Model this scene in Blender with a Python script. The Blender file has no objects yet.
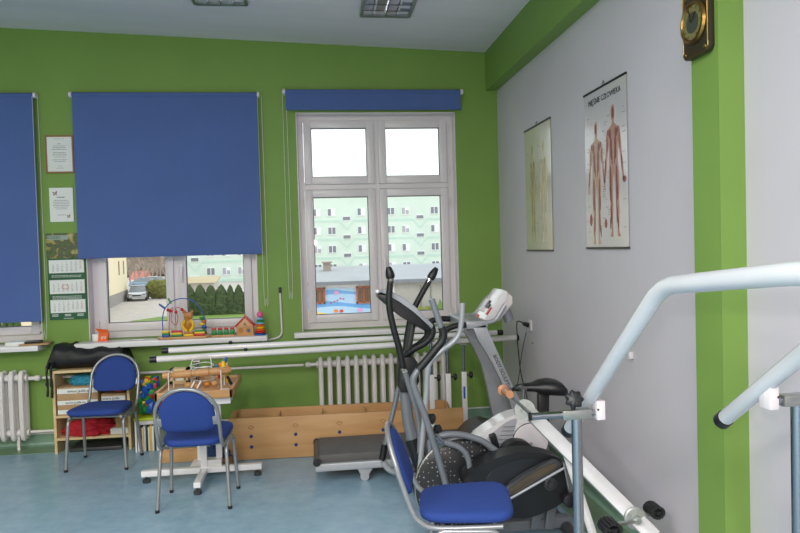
import bpy, bmesh, math, random
from mathutils import Vector, Matrix, Euler
random.seed(7)
PI = math.pi
C = bpy.context.scene.collection
# ------------------------------------------------------------------ camera
F, CY, CH = 675.0, -5.93, 1.57
def _axes():
    dy = Vector((-85.0, -16.5, F)).normalized()
    roll = .0318
    k = -(dy.x + dy.y * -roll) / dy.z
    dx = Vector((1, -roll, k)).normalized()
    dz = dy.cross(dx)
    if dz.y > 0: dz = -dz
    return dx, dy, dz
AX, AY, AZ = _axes()
EYE = Vector((0, CY, CH))
def P(px, py, X=None, Y=None, Z=None):
    """survey helper: the point of the plane X=, Y= or Z= that the photo shows at (px, py)"""
    c = Vector((px - 400, py - 266.5, F))
    d = Vector((AX.dot(c), AY.dot(c), AZ.dot(c)))
    if X is not None: t = (X - EYE.x) / d.x
    elif Y is not None: t = (Y - EYE.y) / d.y
    else: t = (Z - EYE.z) / d.z
    return EYE + d * t
cam = bpy.data.cameras.new('camera'); camo = bpy.data.objects.new('camera', cam); C.objects.link(camo)
cam.sensor_width = 36; cam.lens = F * 36 / 800; cam.clip_start = .05; cam.clip_end = 500
# camera columns: right, up, back in world
r = Vector((AX.x, AY.x, AZ.x)); dn = Vector((AX.y, AY.y, AZ.y)); fw = Vector((AX.z, AY.z, AZ.z))
M3 = Matrix((r, -dn, -fw)).transposed()
camo.matrix_world = Matrix.Translation(EYE) @ M3.to_4x4()
bpy.context.scene.camera = camo
vs = bpy.context.scene.view_settings
vs.view_transform = 'Standard'; vs.look = 'None'; vs.gamma = 1; vs.use_curve_mapping = False; vs.exposure = 0.22

# ------------------------------------------------------------------ materials
def lin(c):
    c = c / 255.0
    return c / 12.92 if c <= .04045 else ((c + .055) / 1.055) ** 2.4
def col(rgb): return (lin(rgb[0]), lin(rgb[1]), lin(rgb[2]), 1)
def mat(name, rgb, rough=.5, metal=0, spec=.5, var=.06, scale=8, bump=0, bscale=60, coat=0, rgb2=None, alpha=None, stretch=None):
    m = bpy.data.materials.new(name); m.use_nodes = True
    nt = m.node_tree; N = nt.nodes; L = nt.links
    b = N['Principled BSDF']
    b.inputs['Roughness'].default_value = rough; b.inputs['Metallic'].default_value = metal
    b.inputs['Specular IOR Level'].default_value = spec
    b.inputs['Coat Weight'].default_value = coat; b.inputs['Coat Roughness'].default_value = .08
    tc = N.new('ShaderNodeTexCoord'); mp = N.new('ShaderNodeMapping')
    if stretch: mp.inputs['Scale'].default_value = stretch
    L.new(tc.outputs['Object'], mp.inputs['Vector'])
    nz = N.new('ShaderNodeTexNoise'); nz.inputs['Scale'].default_value = scale; nz.inputs['Detail'].default_value = 4
    L.new(mp.outputs['Vector'], nz.inputs['Vector'])
    rp = N.new('ShaderNodeValToRGB')
    c1 = col(rgb); c2 = col(rgb2) if rgb2 else tuple(x * (1 - var) for x in c1[:3]) + (1,)
    if not rgb2: c1 = tuple(min(1, x * (1 + var)) for x in c1[:3]) + (1,)
    rp.color_ramp.elements[0].position = .35; rp.color_ramp.elements[0].color = c2
    rp.color_ramp.elements[1].position = .65; rp.color_ramp.elements[1].color = c1
    L.new(nz.outputs['Fac'], rp.inputs['Fac']); L.new(rp.outputs['Color'], b.inputs['Base Color'])
    if bump:
        n2 = N.new('ShaderNodeTexNoise'); n2.inputs['Scale'].default_value = bscale; L.new(mp.outputs['Vector'], n2.inputs['Vector'])
        bp = N.new('ShaderNodeBump'); bp.inputs['Strength'].default_value = bump; bp.inputs['Distance'].default_value = .01
        L.new(n2.outputs['Fac'], bp.inputs['Height']); L.new(bp.outputs['Normal'], b.inputs['Normal'])
    return m
def glass_mat(name, tint=(1, 1, 1), gl=.35):
    m = bpy.data.materials.new(name); m.use_nodes = True; nt = m.node_tree; N = nt.nodes; L = nt.links
    N.remove(N['Principled BSDF']); out = N['Material Output']
    t = N.new('ShaderNodeBsdfTransparent'); t.inputs[0].default_value = (*tint, 1)
    g = N.new('ShaderNodeBsdfGlossy'); g.inputs['Roughness'].default_value = .02
    fr = N.new('ShaderNodeFresnel'); fr.inputs[0].default_value = 1.3
    mx = N.new('ShaderNodeMixShader'); L.new(fr.outputs[0], mx.inputs[0]); L.new(t.outputs[0], mx.inputs[1]); L.new(g.outputs[0], mx.inputs[2])
    L.new(mx.outputs[0], out.inputs['Surface']); return m
def emis(name, rgb, s):
    m = bpy.data.materials.new(name); m.use_nodes = True; b = m.node_tree.nodes['Principled BSDF']
    b.inputs['Base Color'].default_value = col(rgb); b.inputs['Emission Color'].default_value = col(rgb); b.inputs['Emission Strength'].default_value = s
    return m
M = dict(
    green=mat('green_paint', (120, 152, 74), .55, var=.035, scale=1.6, bump=.06, bscale=45, spec=.3),
    white_wall=mat('white_wall_paint', (202, 195, 203), .55, var=.03, scale=1.4, bump=.06, bscale=40, spec=.3),
    ceiling=mat('ceiling_paint', (226, 220, 224), .8, var=.06, scale=1.2, stretch=(.3, 2, 1), spec=.2),
    cove=mat('green_vinyl', (118, 148, 130), .3, var=.05, scale=14),
    band=mat('green_floor_vinyl', (116, 140, 110), .28, var=.05, scale=14),
    pvc=mat('white_pvc', (222, 214, 218), .28, var=.01, scale=2),
    sill=mat('sill_white', (226, 222, 224), .22, var=.02, scale=3),
    gasket=mat('dark_gasket', (90, 90, 95), .5),
    tube_white=mat('white_enamel', (232, 228, 230), .18, var=.02, scale=5, coat=.4),
    rail=mat('handrail_enamel', (196, 198, 204), .16, var=.02, scale=5, coat=.3),
    rad=mat('radiator_enamel', (222, 215, 213), .32, var=.04, scale=6),
    black=mat('black_plastic', (24, 24, 27), .4, var=.15),
    belt=mat('treadmill_belt', (84, 82, 82), .6, var=.08, bump=.15, bscale=90),
    rubber=mat('black_rubber', (32, 32, 34), .6, var=.15, bump=.15, bscale=90),
    grip=mat('foam_grip', (20, 20, 22), .48, var=.15, bump=.2, bscale=120),
    dark=mat('dark_grey_plastic', (58, 58, 60), .38, var=.1),
    silver=mat('silver_paint', (166, 168, 174), .32, metal=.2, var=.03),
    greypaint=mat('grey_paint', (122, 125, 132), .35, metal=.25, var=.03),
    chair_metal=mat('chair_grey_tube', (152, 152, 154), .3, metal=.45, var=.03),
    chrome=mat('chrome', (160, 160, 166), .08, metal=1, var=.02),
    steel=mat('zinc_steel', (170, 172, 168), .28, metal=.9, var=.08, scale=30),
    brass=mat('brass', (150, 118, 62), .3, metal=1, var=.1),
    ply=mat('birch_plywood', (198, 154, 106), .42, var=.1, scale=3, stretch=(.5, 2, 5), rgb2=(182, 136, 88)),
    plyedge=mat('plywood_edge', (150, 105, 62), .5, var=.15, scale=30, stretch=(1, 1, 10)),
    beech=mat('beech_wood', (204, 156, 104), .35, var=.1, scale=12, stretch=(.4, 3, 3), rgb2=(186, 134, 84)),
    pale=mat('pale_wood', (222, 196, 150), .45, rgb2=(208, 178, 130), scale=10, stretch=(.4, 3, 1)),
    card=mat('cardboard', (176, 142, 104), .8, var=.08, scale=10),
    paper=mat('white_paper', (226, 226, 224), .6, var=.02),
    paper_g=mat('grey_print', (120, 120, 122), .7),
    ink=mat('black_print', (44, 44, 46), .7),
    red=mat('red_plastic', (196, 34, 36), .35), blue=mat('blue_plastic', (30, 84, 170), .35), yellow=mat('yellow_plastic', (232, 190, 30), .35),
    grn=mat('green_plastic', (30, 132, 60), .35), orange=mat('orange_plastic', (232, 98, 32), .35), pink=mat('pink_plastic', (232, 96, 150), .35),
    ltblue=mat('light_blue_plastic', (130, 190, 225), .35), tan=mat('bear_wood', (184, 118, 50), .45),
    redcloth=mat('red_cloth', (170, 24, 40), .85, bump=.4, bscale=40), bluecloth=mat('turquoise_cloth', (50, 140, 170), .85, bump=.4, bscale=40),
    navycloth=mat('navy_cloth', (36, 56, 104), .85, bump=.3),
    bag=mat('black_nylon', (18, 18, 21), .55, var=.2, bump=.3, bscale=30),
    lime=mat('lime_plastic', (190, 204, 40), .4),
    glass=glass_mat('window_glass', (.97, .99, .98)),
)
def fabric(name, rgb, sc=260, rough=.85, bump=.35, sheen=.3):
    m = mat(name, rgb, rough, var=.1, scale=sc, bump=bump, bscale=sc)
    m.node_tree.nodes['Principled BSDF'].inputs['Sheen Weight'].default_value = sheen
    return m
M['seat'] = fabric('blue_upholstery', (36, 64, 138), 220, sheen=0)
# roller blind: woven cloth, a little light comes through
def blind_mat():
    m = mat('blue_blind_cloth', (92, 116, 176), .75, var=.03, scale=2.5, spec=.25)
    nt = m.node_tree; N = nt.nodes; L = nt.links; b = N['Principled BSDF']
    tr = N.new('ShaderNodeBsdfTranslucent'); tr.inputs[0].default_value = col((90, 120, 200))
    mx = N.new('ShaderNodeMixShader'); mx.inputs[0].default_value = .22
    L.new(b.outputs[0], mx.inputs[1]); L.new(tr.outputs[0], mx.inputs[2]); L.new(mx.outputs[0], N['Material Output'].inputs['Surface'])
    return m
M['blind'] = blind_mat()
def floor_mat():
    m = bpy.data.materials.new('blue_marbled_vinyl'); m.use_nodes = True; nt = m.node_tree; N = nt.nodes; L = nt.links; b = N['Principled BSDF']
    tc = N.new('ShaderNodeTexCoord'); n1 = N.new('ShaderNodeTexNoise'); n1.inputs['Scale'].default_value = 9; n1.inputs['Detail'].default_value = 8; n1.inputs['Roughness'].default_value = .7
    L.new(tc.outputs['Object'], n1.inputs['Vector'])
    rp = N.new('ShaderNodeValToRGB'); e = rp.color_ramp.elements
    e[0].position = .3; e[0].color = col((130, 160, 180)); e[1].position = .7; e[1].color = col((152, 180, 198))
    L.new(n1.outputs['Fac'], rp.inputs['Fac'])
    n2 = N.new('ShaderNodeTexVoronoi'); n2.inputs['Scale'].default_value = 28; L.new(tc.outputs['Object'], n2.inputs['Vector'])
    r2 = N.new('ShaderNodeValToRGB'); r2.color_ramp.elements[0].position = .02; r2.color_ramp.elements[0].color = (.82, .84, .86, 1); r2.color_ramp.elements[1].position = .09; r2.color_ramp.elements[1].color = (1, 1, 1, 1)
    L.new(n2.outputs['Distance'], r2.inputs['Fac'])
    mu = N.new('ShaderNodeMixRGB'); mu.blend_type = 'MULTIPLY'; mu.inputs[0].default_value = 1
    L.new(rp.outputs[0], mu.inputs[1]); L.new(r2.outputs[0], mu.inputs[2]); L.new(mu.outputs[0], b.inputs['Base Color'])
    b.inputs['Roughness'].default_value = .27; b.inputs['Specular IOR Level'].default_value = .45
    return m
M['floor'] = floor_mat()

# ------------------------------------------------------------------ mesh building
ORG = {}
class MB:
    def __init__(s): s.bm = bmesh.new(); s.mi = 0
    def box(s, c, size, rot=(0, 0, 0), bevel=0, seg=2, taper=None):
        r = bmesh.ops.create_cube(s.bm, size=1)['verts']
        for v in r:
            if taper and v.co.z > 0: v.co.x *= taper[0]; v.co.y *= taper[1]
            v.co = Vector((v.co.x * size[0], v.co.y * size[1], v.co.z * size[2]))
        if bevel:
            es = list({e for v in r for e in v.link_edges})
            o = bmesh.ops.bevel(s.bm, geom=es, offset=bevel, segments=seg, profile=.5, affect='EDGES')
            r = list({v for f in o['faces'] for v in f.verts} | {v for v in r if v.is_valid})
        R = Euler(rot).to_matrix() if not isinstance(rot, Matrix) else rot
        for v in r: v.co = R @ v.co + Vector(c)
        return s
    def boxm(s, a, b, bevel=0):
        return s.box([(a[i] + b[i]) / 2 for i in range(3)], [abs(b[i] - a[i]) for i in range(3)], bevel=bevel)
    def beam(s, p, q, w, h, bevel=0, up=(0, 0, 1)):
        p, q = Vector(p), Vector(q); d = q - p; z = d.normalized(); u = Vector(up)
        if abs(z.dot(u)) > .98: u = Vector((0, 1, 0))
        x = u.cross(z).normalized(); y = z.cross(x)
        return s.box((p + q) / 2, (w, h, d.length), Matrix((x, y, z)).transposed(), bevel)
    def ring(s, c, x, y, r, n): return [s.bm.verts.new(c + x * (r * math.cos(2 * PI * i / n)) + y * (r * math.sin(2 * PI * i / n))) for i in range(n)]
    def skin(s, rings, cap=True, closed=False):
        n = len(rings[0]); m = len(rings)
        for k in range(m if closed else m - 1):
            a, b = rings[k], rings[(k + 1) % m]
            for i in range(n):
                try: s.bm.faces.new((a[i], a[(i + 1) % n], b[(i + 1) % n], b[i]))
                except ValueError: pass
        if cap and not closed:
            s.bm.faces.new(rings[0][::-1]); s.bm.faces.new(rings[-1])
    def cyl(s, p, q, r, r2=None, n=20):
        p, q = Vector(p), Vector(q); z = (q - p).normalized()
        u = Vector((0, 0, 1)) if abs(z.z) < .9 else Vector((1, 0, 0)); x = u.cross(z).normalized(); y = z.cross(x)
        s.skin([s.ring(p, x, y, r, n), s.ring(q, x, y, r if r2 is None else r2, n)]); return s
    def tube(s, pts, r, n=10, smooth=4, closed=False, rr=None):
        pts = [Vector(p) for p in pts]
        if smooth > 1 and len(pts) > 2:
            o = []; m = len(pts)
            for i in range(m if closed else m - 1):
                g = lambda k: pts[k % m] if closed else pts[max(0, min(m - 1, k))]
                a, b, c, d = g(i - 1), g(i), g(i + 1), g(i + 2)
                for k in range(smooth):
                    t = k / smooth
                    o.append(.5 * ((2 * b) + (c - a) * t + (2 * a - 5 * b + 4 * c - d) * t * t + (3 * b - a - 3 * c + d) * t ** 3))
            if not closed: o.append(pts[-1])
            pts = o
        m = len(pts); rings = []; x = None
        for i in range(m):
            if closed: t = pts[(i + 1) % m] - pts[i - 1]
            else: t = pts[min(i + 1, m - 1)] - pts[max(i - 1, 0)]
            t.normalize()
            if x is None:
                u = Vector((0, 0, 1)) if abs(t.z) < .9 else Vector((1, 0, 0)); x = u.cross(t).normalized()
            else: x = (x - t * x.dot(t)).normalized()
            y = t.cross(x); q = r if rr is None else rr(i / (m - 1))
            rings.append(s.ring(pts[i], x, y, q, n))
        s.skin(rings, closed=closed); return s
    def fil(s, pts, r, rad, n=12, seg=6):
        """tube along straight legs with round bends of radius rad"""
        pts = [Vector(p) for p in pts]; o = [pts[0]]
        for i in range(1, len(pts) - 1):
            a = (pts[i - 1] - pts[i]); b = (pts[i + 1] - pts[i]); k = min(rad, a.length * .49, b.length * .49)
            a = pts[i] + a.normalized() * k; b = pts[i] + b.normalized() * k
            for j in range(seg + 1):
                t = j / seg; o.append(a * (1 - t) ** 2 + pts[i] * 2 * t * (1 - t) + b * t * t)
        o.append(pts[-1]); return s.tube(o, r, n, smooth=1)
    def lathe(s, c, prof, axis=(0, 0, 1), n=24):
        z = Vector(axis).normalized(); u = Vector((0, 0, 1)) if abs(z.z) < .9 else Vector((1, 0, 0)); x = u.cross(z).normalized(); y = z.cross(x); c = Vector(c)
        s.skin([s.ring(c + z * h, x, y, max(r, 1e-4), n) for r, h in prof]); return s
    def ball(s, c, r, sc=(1, 1, 1), n=12):
        m = Matrix.Translation(Vector(c)) @ Matrix.Diagonal((*sc, 1))
        bmesh.ops.create_uvsphere(s.bm, u_segments=n, v_segments=max(6, n // 2 + 2), radius=r, matrix=m); return s
    def poly(s, pts, ext, bevel=0):
        """planar outline pts extruded by vector ext"""
        e = Vector(ext); a = [s.bm.verts.new(Vector(p)) for p in pts]; b = [s.bm.verts.new(Vector(p) + e) for p in pts]
        n = len(a); f1 = s.bm.faces.new(a); f2 = s.bm.faces.new(b[::-1])
        for i in range(n): s.bm.faces.new((a[i], b[i], b[(i + 1) % n], a[(i + 1) % n]))
        if bevel:
            es = list(f1.edges) + list(f2.edges)
            bmesh.ops.bevel(s.bm, geom=es, offset=bevel, segments=2, profile=.5, affect='EDGES')
        return s
    def build(s, name, m, parent=None, smooth=True, ang=40):
        bm = s.bm
        bmesh.ops.recalc_face_normals(bm, faces=bm.faces)
        org = ORG.get(parent.name, Vector()) if parent else Vector()
        loc = Vector()
        if parent: bmesh.ops.translate(bm, verts=bm.verts, vec=-org)
        me = bpy.data.meshes.new(name); bm.to_mesh(me); bm.free()
        if smooth:
            for p in me.polygons: p.use_smooth = True
            try: me.set_sharp_from_angle(angle=math.radians(ang))
            except Exception: pass
        me.materials.append(M[m] if isinstance(m, str) else m)
        o = bpy.data.objects.new(name, me); C.objects.link(o)
        if parent: o.parent = parent; ORG[o.name] = org
        return o
def smoothpts(pts, k=4):
    pts = [Vector(p) for p in pts]; m = len(pts); o = []
    for i in range(m):
        a, b, c, d = pts[i - 1], pts[i], pts[(i + 1) % m], pts[(i + 2) % m]
        for j in range(k):
            t = j / k; o.append(.5 * ((2 * b) + (c - a) * t + (2 * a - 5 * b + 4 * c - d) * t * t + (3 * b - a - 3 * c + d) * t ** 3))
    return o
def tag(o, label=None, cat=None, group=None, kind=None):
    if label: o['label'] = label
    if cat: o['category'] = cat
    if group: o['group'] = group
    if kind: o['kind'] = kind
    return o
def thing(name, label, cat, loc=(0, 0, 0), group=None):
    o = bpy.data.objects.new(name, None); C.objects.link(o); o.location = loc; o.empty_display_size = .1
    ORG[o.name] = Vector(loc); return tag(o, label, cat, group)
def struct(name, loc=None):
    o = bpy.data.objects.new(name, None); C.objects.link(o); o['kind'] = 'structure'; ORG[o.name] = Vector(); return o
def one(mb, name, m, label, cat, group=None):
    """a thing that is one mesh, with its origin at its own base"""
    vs_ = [v.co.copy() for v in mb.bm.verts]
    c = Vector((sum(v.x for v in vs_) / len(vs_), sum(v.y for v in vs_) / len(vs_), min(v.z for v in vs_)))
    bmesh.ops.translate(mb.bm, verts=mb.bm.verts, vec=-c)
    o = mb.build(name, m); o.location = c; ORG[o.name] = c
    return tag(o, label, cat, group)
def kids(o): return [c for c in C.objects if c.parent == o]
def copy_tree(o, parent=None):
    c = o.copy(); C.objects.link(c)
    if parent: c.parent = parent
    for ch in kids(o): copy_tree(ch, c)
    return c
def text(name, body, size, loc, rot, m, parent, align='CENTER', ext=.0005, sx=1):
    cu = bpy.data.curves.new(name, 'FONT'); cu.body = body; cu.size = size; cu.align_x = align; cu.extrude = ext; cu.resolution_u = 2
    cu.materials.append(M[m] if isinstance(m, str) else m)
    tmp = bpy.data.objects.new('tmp', cu); C.objects.link(tmp); bpy.context.view_layer.update()
    me = bpy.data.meshes.new_from_object(tmp.evaluated_get(bpy.context.evaluated_depsgraph_get())); me.name = name
    bpy.data.objects.remove(tmp); bpy.data.curves.remove(cu)
    o = bpy.data.objects.new(name, me); C.objects.link(o); o.parent = parent
    o.location = Vector(loc) - ORG[parent.name]; o.rotation_euler = rot; o.scale = (sx, 1, 1); return o
V = Vector
# ================================================================== THE ROOM
XR, XL, YB = 1.66, -6.2, -10.5
def zc(x): return 3.355 - .042 * x
WIN = [(-3.67, -2.27), (-1.90, -.50), (-.13, 1.27)]; WZ0, WZ1 = .865, 2.76; REC = .12; WT = .42
bw = MB(); xs = [XL] + [v for w in WIN for v in w] + [XR]
for i in range(0, len(xs), 2): bw.boxm((xs[i], 0, 0), (xs[i + 1], WT, 3.9))
for a, b in WIN: bw.boxm((a, 0, 0), (b, WT, WZ0)); bw.boxm((a, 0, WZ1), (b, WT, 3.9))
bw.build('wall_back', 'green')['kind'] = 'structure'
for n, (a, b) in enumerate(WIN):
    t = MB(); y0, y1 = -.002, REC
    t.boxm((a, y0, WZ0), (a + .006, y1, WZ1)).boxm((b - .006, y0, WZ0), (b, y1, WZ1)).boxm((a, y0, WZ1 - .006), (b, y1, WZ1))
    t.build('trim_%d' % (n + 1), 'pvc')['kind'] = 'structure'
MB().boxm((XR, YB, 0), (XR + .3, WT, 3.9)).build('wall_right', 'white_wall')['kind'] = 'structure'
MB().boxm((XL - .3, YB, 0), (XL, WT, 3.9)).build('wall_left', 'green')['kind'] = 'structure'
MB().boxm((XL - .3, YB - .3, 0), (XR + .3, YB, 3.9)).build('wall_rear', mat('rear_wall_paint', (176, 160, 140), .7))['kind'] = 'structure'
MB().boxm((XL - .3, YB, -.3), (XR + .3, WT, 0)).build('floor', 'floor')['kind'] = 'structure'
c = MB(); c.poly([(XL - .3, YB, zc(XL - .3)), (XR + .3, YB, zc(XR + .3)), (XR + .3, YB, zc(XR + .3) + .3), (XL - .3, YB, zc(XL - .3) + .3)], (0, WT - YB, 0))
c.build('ceiling', 'ceiling', smooth=False)['kind'] = 'structure'
# beam under the ceiling along the right wall and the pilaster
MB().boxm((XR - .10, YB, 2.95), (XR + .001, 0, 3.9)).build('beam', 'green')['kind'] = 'structure'
PN = P(745, 130, X=XR).y; PX = P(719.5, 130, Y=PN).x; PF = P(692.5, 130, X=PX).y;
pl = MB(); pl.boxm((PX, PN, 0), (XR + .001, PF, 2.98)); pl.build('pilaster', 'green', smooth=False)['kind'] = 'structure'
# floor bands and coved skirting
MB().boxm((XL, -.23, 0), (XR, 0, .0025)).boxm((XR - .25, YB, 0), (XR, -.23, .0025)).build('trim_4', 'band')['kind'] = 'structure'
def cove(p, q, nrm, name):
    b = MB(); prof = [(0, .10), (.006, .10), (.006, .03), (.012, .014), (.03, .004), (.03, 0), (0, 0)]
    p = V(p); q = V(q); n = V(nrm)
    b.poly([p + n * a + V((0, 0, z)) for a, z in prof], q - p); b.build(name, 'cove', smooth=False)['kind'] = 'structure'
cove((XL, 0, 0), (XR, 0, 0), (0, -1, 0), 'baseboard_back'); cove((XR, YB, 0), (XR, PN, 0), (-1, 0, 0), 'baseboard_right')
cove((XR, PF, 0), (XR, 0, 0), (-1, 0, 0), 'baseboard_side')
MB().boxm((XL, -.008, .10), (XR, 0, .11)).boxm((XR - .008, PF, .10), (XR, -.008, .11)).build('trim_5', 'pvc')['kind'] = 'structure'

# windows
def sash(root, x0, x1, z0, z1, y, handle=None):
    """opening sash with pane, px given by pane size"""
    w = .066; o = MB()
    o.boxm((x0 - w, y - .022, z0 - w), (x0, y + .05, z1 + w), .004).boxm((x1, y - .022, z0 - w), (x1 + w, y + .05, z1 + w), .004)
    o.boxm((x0 - .001, y - .022, z0 - w), (x1 + .001, y + .05, z0), .004).boxm((x0 - .001, y - .022, z1), (x1 + .001, y + .05, z1 + w), .004)
    s = o.build('sash', 'pvc', root)
    g = MB(); t = .006
    g.boxm((x0, y + .006, z0), (x0 + t, y + .02, z1)).boxm((x1 - t, y + .006, z0), (x1, y + .02, z1)).boxm((x0, y + .006, z0), (x1, y + .02, z0 + t)).boxm((x0, y + .006, z1 - t), (x1, y + .02, z1))
    g.build('gasket', 'gasket', s)
    MB().boxm((x0, y + .012, z0), (x1, y + .016, z1)).build('pane', 'glass', s)
    return s
for n, (a, b) in enumerate(WIN):
    root = struct('window_%d' % (n + 1)); y = REC; f = MB(); w = .055
    f.boxm((a, y, WZ0), (a + w, y + .07, WZ1)).boxm((b - w, y, WZ0), (b, y + .07, WZ1)).boxm((a + w, y, WZ0), (b - w, y + .07, WZ0 + w)).boxm((a + w, y, WZ1 - w), (b - w, y + .07, WZ1))
    xm = a + .698; f.boxm((xm - .02, y - .001, WZ0 + w), (xm + .02, y + .07, 2.105)).boxm((xm - .02, y - .001, 2.145), (xm + .02, y + .07, WZ1 - w)); f.boxm((a + w, y, 2.105), (b - w, y + .07, 2.145))
    f.build('window_frame', 'pvc', root)
    for k, (p, q) in enumerate(((a + .125, a + .615), (a + .785, a + 1.275))):
        s = sash(root, p, q, WZ0 + .125, 2.035, y)
        sash(root, p, q, 2.215, WZ1 - .115, y)
        if k == 1:
            h = MB(); hx = p - .034; h.box((hx, y - .03, 1.45), (.03, .014, .07), bevel=.004); h.box((hx, y - .05, 1.39), (.02, .014, .13), bevel=.005); h.cyl((hx, y - .022, 1.45), (hx, y - .05, 1.45), .009)
            h.build('handle', 'pvc', s)
    hg = MB()
    for xx in (a + .05, b - .05):
        for zz in (.98, 1.98, 2.25, 2.64): hg.cyl((xx, y - .024, zz - .035), (xx, y - .024, zz + .035), .007, n=10)
    hg.build('hinge', 'pvc', root)
for n, (xa, xb, yf) in enumerate(((-3.9, -2.235, -.20), (-1.96, -.42, -.20), (-.20, 1.32, -.12))):
    s = MB(); s.boxm((xa, yf, WZ0 - .045), (xb, 0, WZ0 - .002), .006); s.boxm((WIN[n][0], -.01, WZ0 - .045), (WIN[n][1], REC + .01, WZ0 - .002))
    s.build('sill_%d' % (n + 1), 'sill')['kind'] = 'structure'

# roller blinds
def blind(xa, xb, z0, z1, label, chain_x=None, cz=1.15):
    t = thing('roller_blind', label, 'blind', ((xa + xb) / 2, -.05, z0), 'blue roller blinds over the windows')
    c = MB(); c.boxm((xa, -.0545, z0), (xb, -.0535, z1 - .01)); c.build('cloth', 'blind', t)
    r = MB(); r.cyl((xa, -.045, z1), (xb, -.045, z1), .019); r.build('roller', 'blind', t)
    b = MB(); b.boxm((xa, -.058, z0 - .004), (xb, -.050, z0 + .012), .002); b.build('bottom_bar', 'blind', t)
    for x in (xa - .012, xb + .012):
        e = MB(); e.cyl((x - .01, -.045, z1), (x + .01, -.045, z1), .024); e.boxm((x - .008, -.045, z1 - .022), (x + .008, 0, z1 + .022)); e.build('bracket', 'pvc', t)
    if chain_x is not None:
        k = MB()
        k.tube([(chain_x, -.06, z1), (chain_x, -.06, cz + .08), (chain_x + .016, -.06, cz), (chain_x + .034, -.05, cz + .08), (chain_x + .03, -.03, z1)], .0016, 6)
        k.build('pull_chain', 'pvc', t)
    return t
blind(-3.75, -2.245, 1.05, 2.90, 'blue roller blind cropped by the left edge, lowered over the leftmost window', -2.25, .97)
blind(-1.945, -.45, 1.555, 2.905, 'large blue roller blind pulled halfway down over the middle window', -.445, 1.17)
blind(-.21, 1.315, 2.775, 2.93, 'short blue roller blind rolled up above the bare window', -.235, 1.22)

# ceiling light fixtures: mirror trough, cross louvres, tubes
lamp_em = emis('lamp_tube', (255, 246, 232), 0.0)
def fixture(x, y, w=.36, l=1.25, first=None, label=''):
    t = thing('ceiling_light', label, 'ceiling light', (x, y, zc(x)), 'recessed louvre lights in the ceiling')
    z = zc(x); f = MB()
    for sx in (-1, 1): f.boxm((x + sx * w / 2 - .012, y - l / 2, z - .03), (x + sx * w / 2 + .012, y + l / 2, z + .01))
    for sy in (-1, 1): f.boxm((x - w / 2, y + sy * l / 2 - .012, z - .03), (x + w / 2, y + sy * l / 2 + .012, z + .01))
    f.build('frame', 'steel', t)
    MB().boxm((x - w / 2, y - l / 2, z + .012), (x + w / 2, y + l / 2, z - .004)).build('reflector', 'chrome', t)
    v = MB(); n = 10
    for i in range(1, n): v.boxm((x - w / 2, y - l / 2 + l * i / n - .002, z - .028), (x + w / 2, y - l / 2 + l * i / n + .002, z))
    v.boxm((x - .004, y - l / 2, z - .028), (x + .004, y + l / 2, z)); v.build('louvre', 'chrome', t)
    tb = MB()
    for sx in (-.25, .25): tb.cyl((x + sx * w, y - l / 2 + .04, z - .014), (x + sx * w, y + l / 2 - .04, z - .014), .008, n=10)
    tb.build('lamp_tube', 'paper', t)
a = P(221, 4, Z=3.36); fixture(a.x, a.y - .62, label='ceiling light cut by the top edge, over the large blue blind')
a = P(385, 12, Z=3.34); fixture(a.x, a.y - .62, label='ceiling light with shiny louvres above the bare window')

# heating
def radiator(x0, n, z0, z1, label, pitch=.076, yc=-.10):
    t = thing('radiator', label, 'radiator', (x0 + n * pitch / 2, yc, z0 - .06), 'white cast iron column radiators')
    for i in range(n):
        x = x0 + pitch * (i + .5); f = MB()
        for yy in (-.045, .045):
            f.tube([(x, yc + yy * .2, z0 + .01), (x, yc + yy, z0 + .05), (x, yc + yy, z1 - .05), (x, yc + yy * .2, z1 - .01)], .021, 8, 4)
        f.cyl((x - pitch / 2, yc, z0 + .045), (x + pitch / 2, yc, z0 + .045), .03, n=14)
        f.cyl((x - pitch / 2, yc, z1 - .045), (x + pitch / 2, yc, z1 - .045), .03, n=14)
        f.build('column', 'rad', t)
    return t
R1 = radiator(-2.36 - 16 * .076, 16, .10, .64, 'white column radiator below the leftmost window')
for sx in ():
    pass
R2 = radiator(-.02, 15, .10, .63, 'white column radiator behind the plywood box and elliptical handles')
for rr, xv, s in ((R1, -2.36, 1), (R2, -.02, -1)):
    v = MB(); v.cyl((xv, -.09, .585), (xv + s * .06, -.09, .585), .016); v.lathe((xv + s * .05, -.09, .585), [(.02, 0), (.024, .01), (.024, .035), (.012, .045)], (s, 0, 0))
    v.build('valve', 'rad', rr)
    w = MB(); w.cyl((xv, -.09, .145), (xv + s * .08, -.09, .145), .012); w.build('return_pipe', 'rad', rr)
pp = MB(); pp.cyl((-2.25, -.09, .585), (-.13, -.09, .585), .011).cyl((-2.28, -.09, .145), (-.1, -.09, .145), .011)
one(pp, 'heating_pipe', 'rad', 'thin white heating pipes running along the green wall between the radiators', 'pipe')
# legs so the radiators stand on brackets in the wall
for rr, xa, xb in ((R1, -3.5, -2.45), (R2, .08, 1.02)):
    for x in (xa, xb): k = MB(); k.boxm((x - .01, -.11, 0), (x + .01, -.09, .12)); k.build('bracket', 'rad', rr)

# cable conduit on wall between windows 2 and 3
cd = thing('cable_conduit', 'white cable conduit with a dark plug rising between the two windows', 'conduit', (-.27, 0, .96))
a = P(280, 293, Y=-.015); b = P(282, 330, Y=-.015); c_ = P(268, 341, Y=-.015)
MB().fil([a, b + V((0, 0, -.06)), c_ + V((-.05, 0, 0))], .008, .06).build('conduit', 'pvc', cd)
MB().cyl(a, a + V((0, 0, .05)), .011).build('plug', 'dark', cd)

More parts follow.
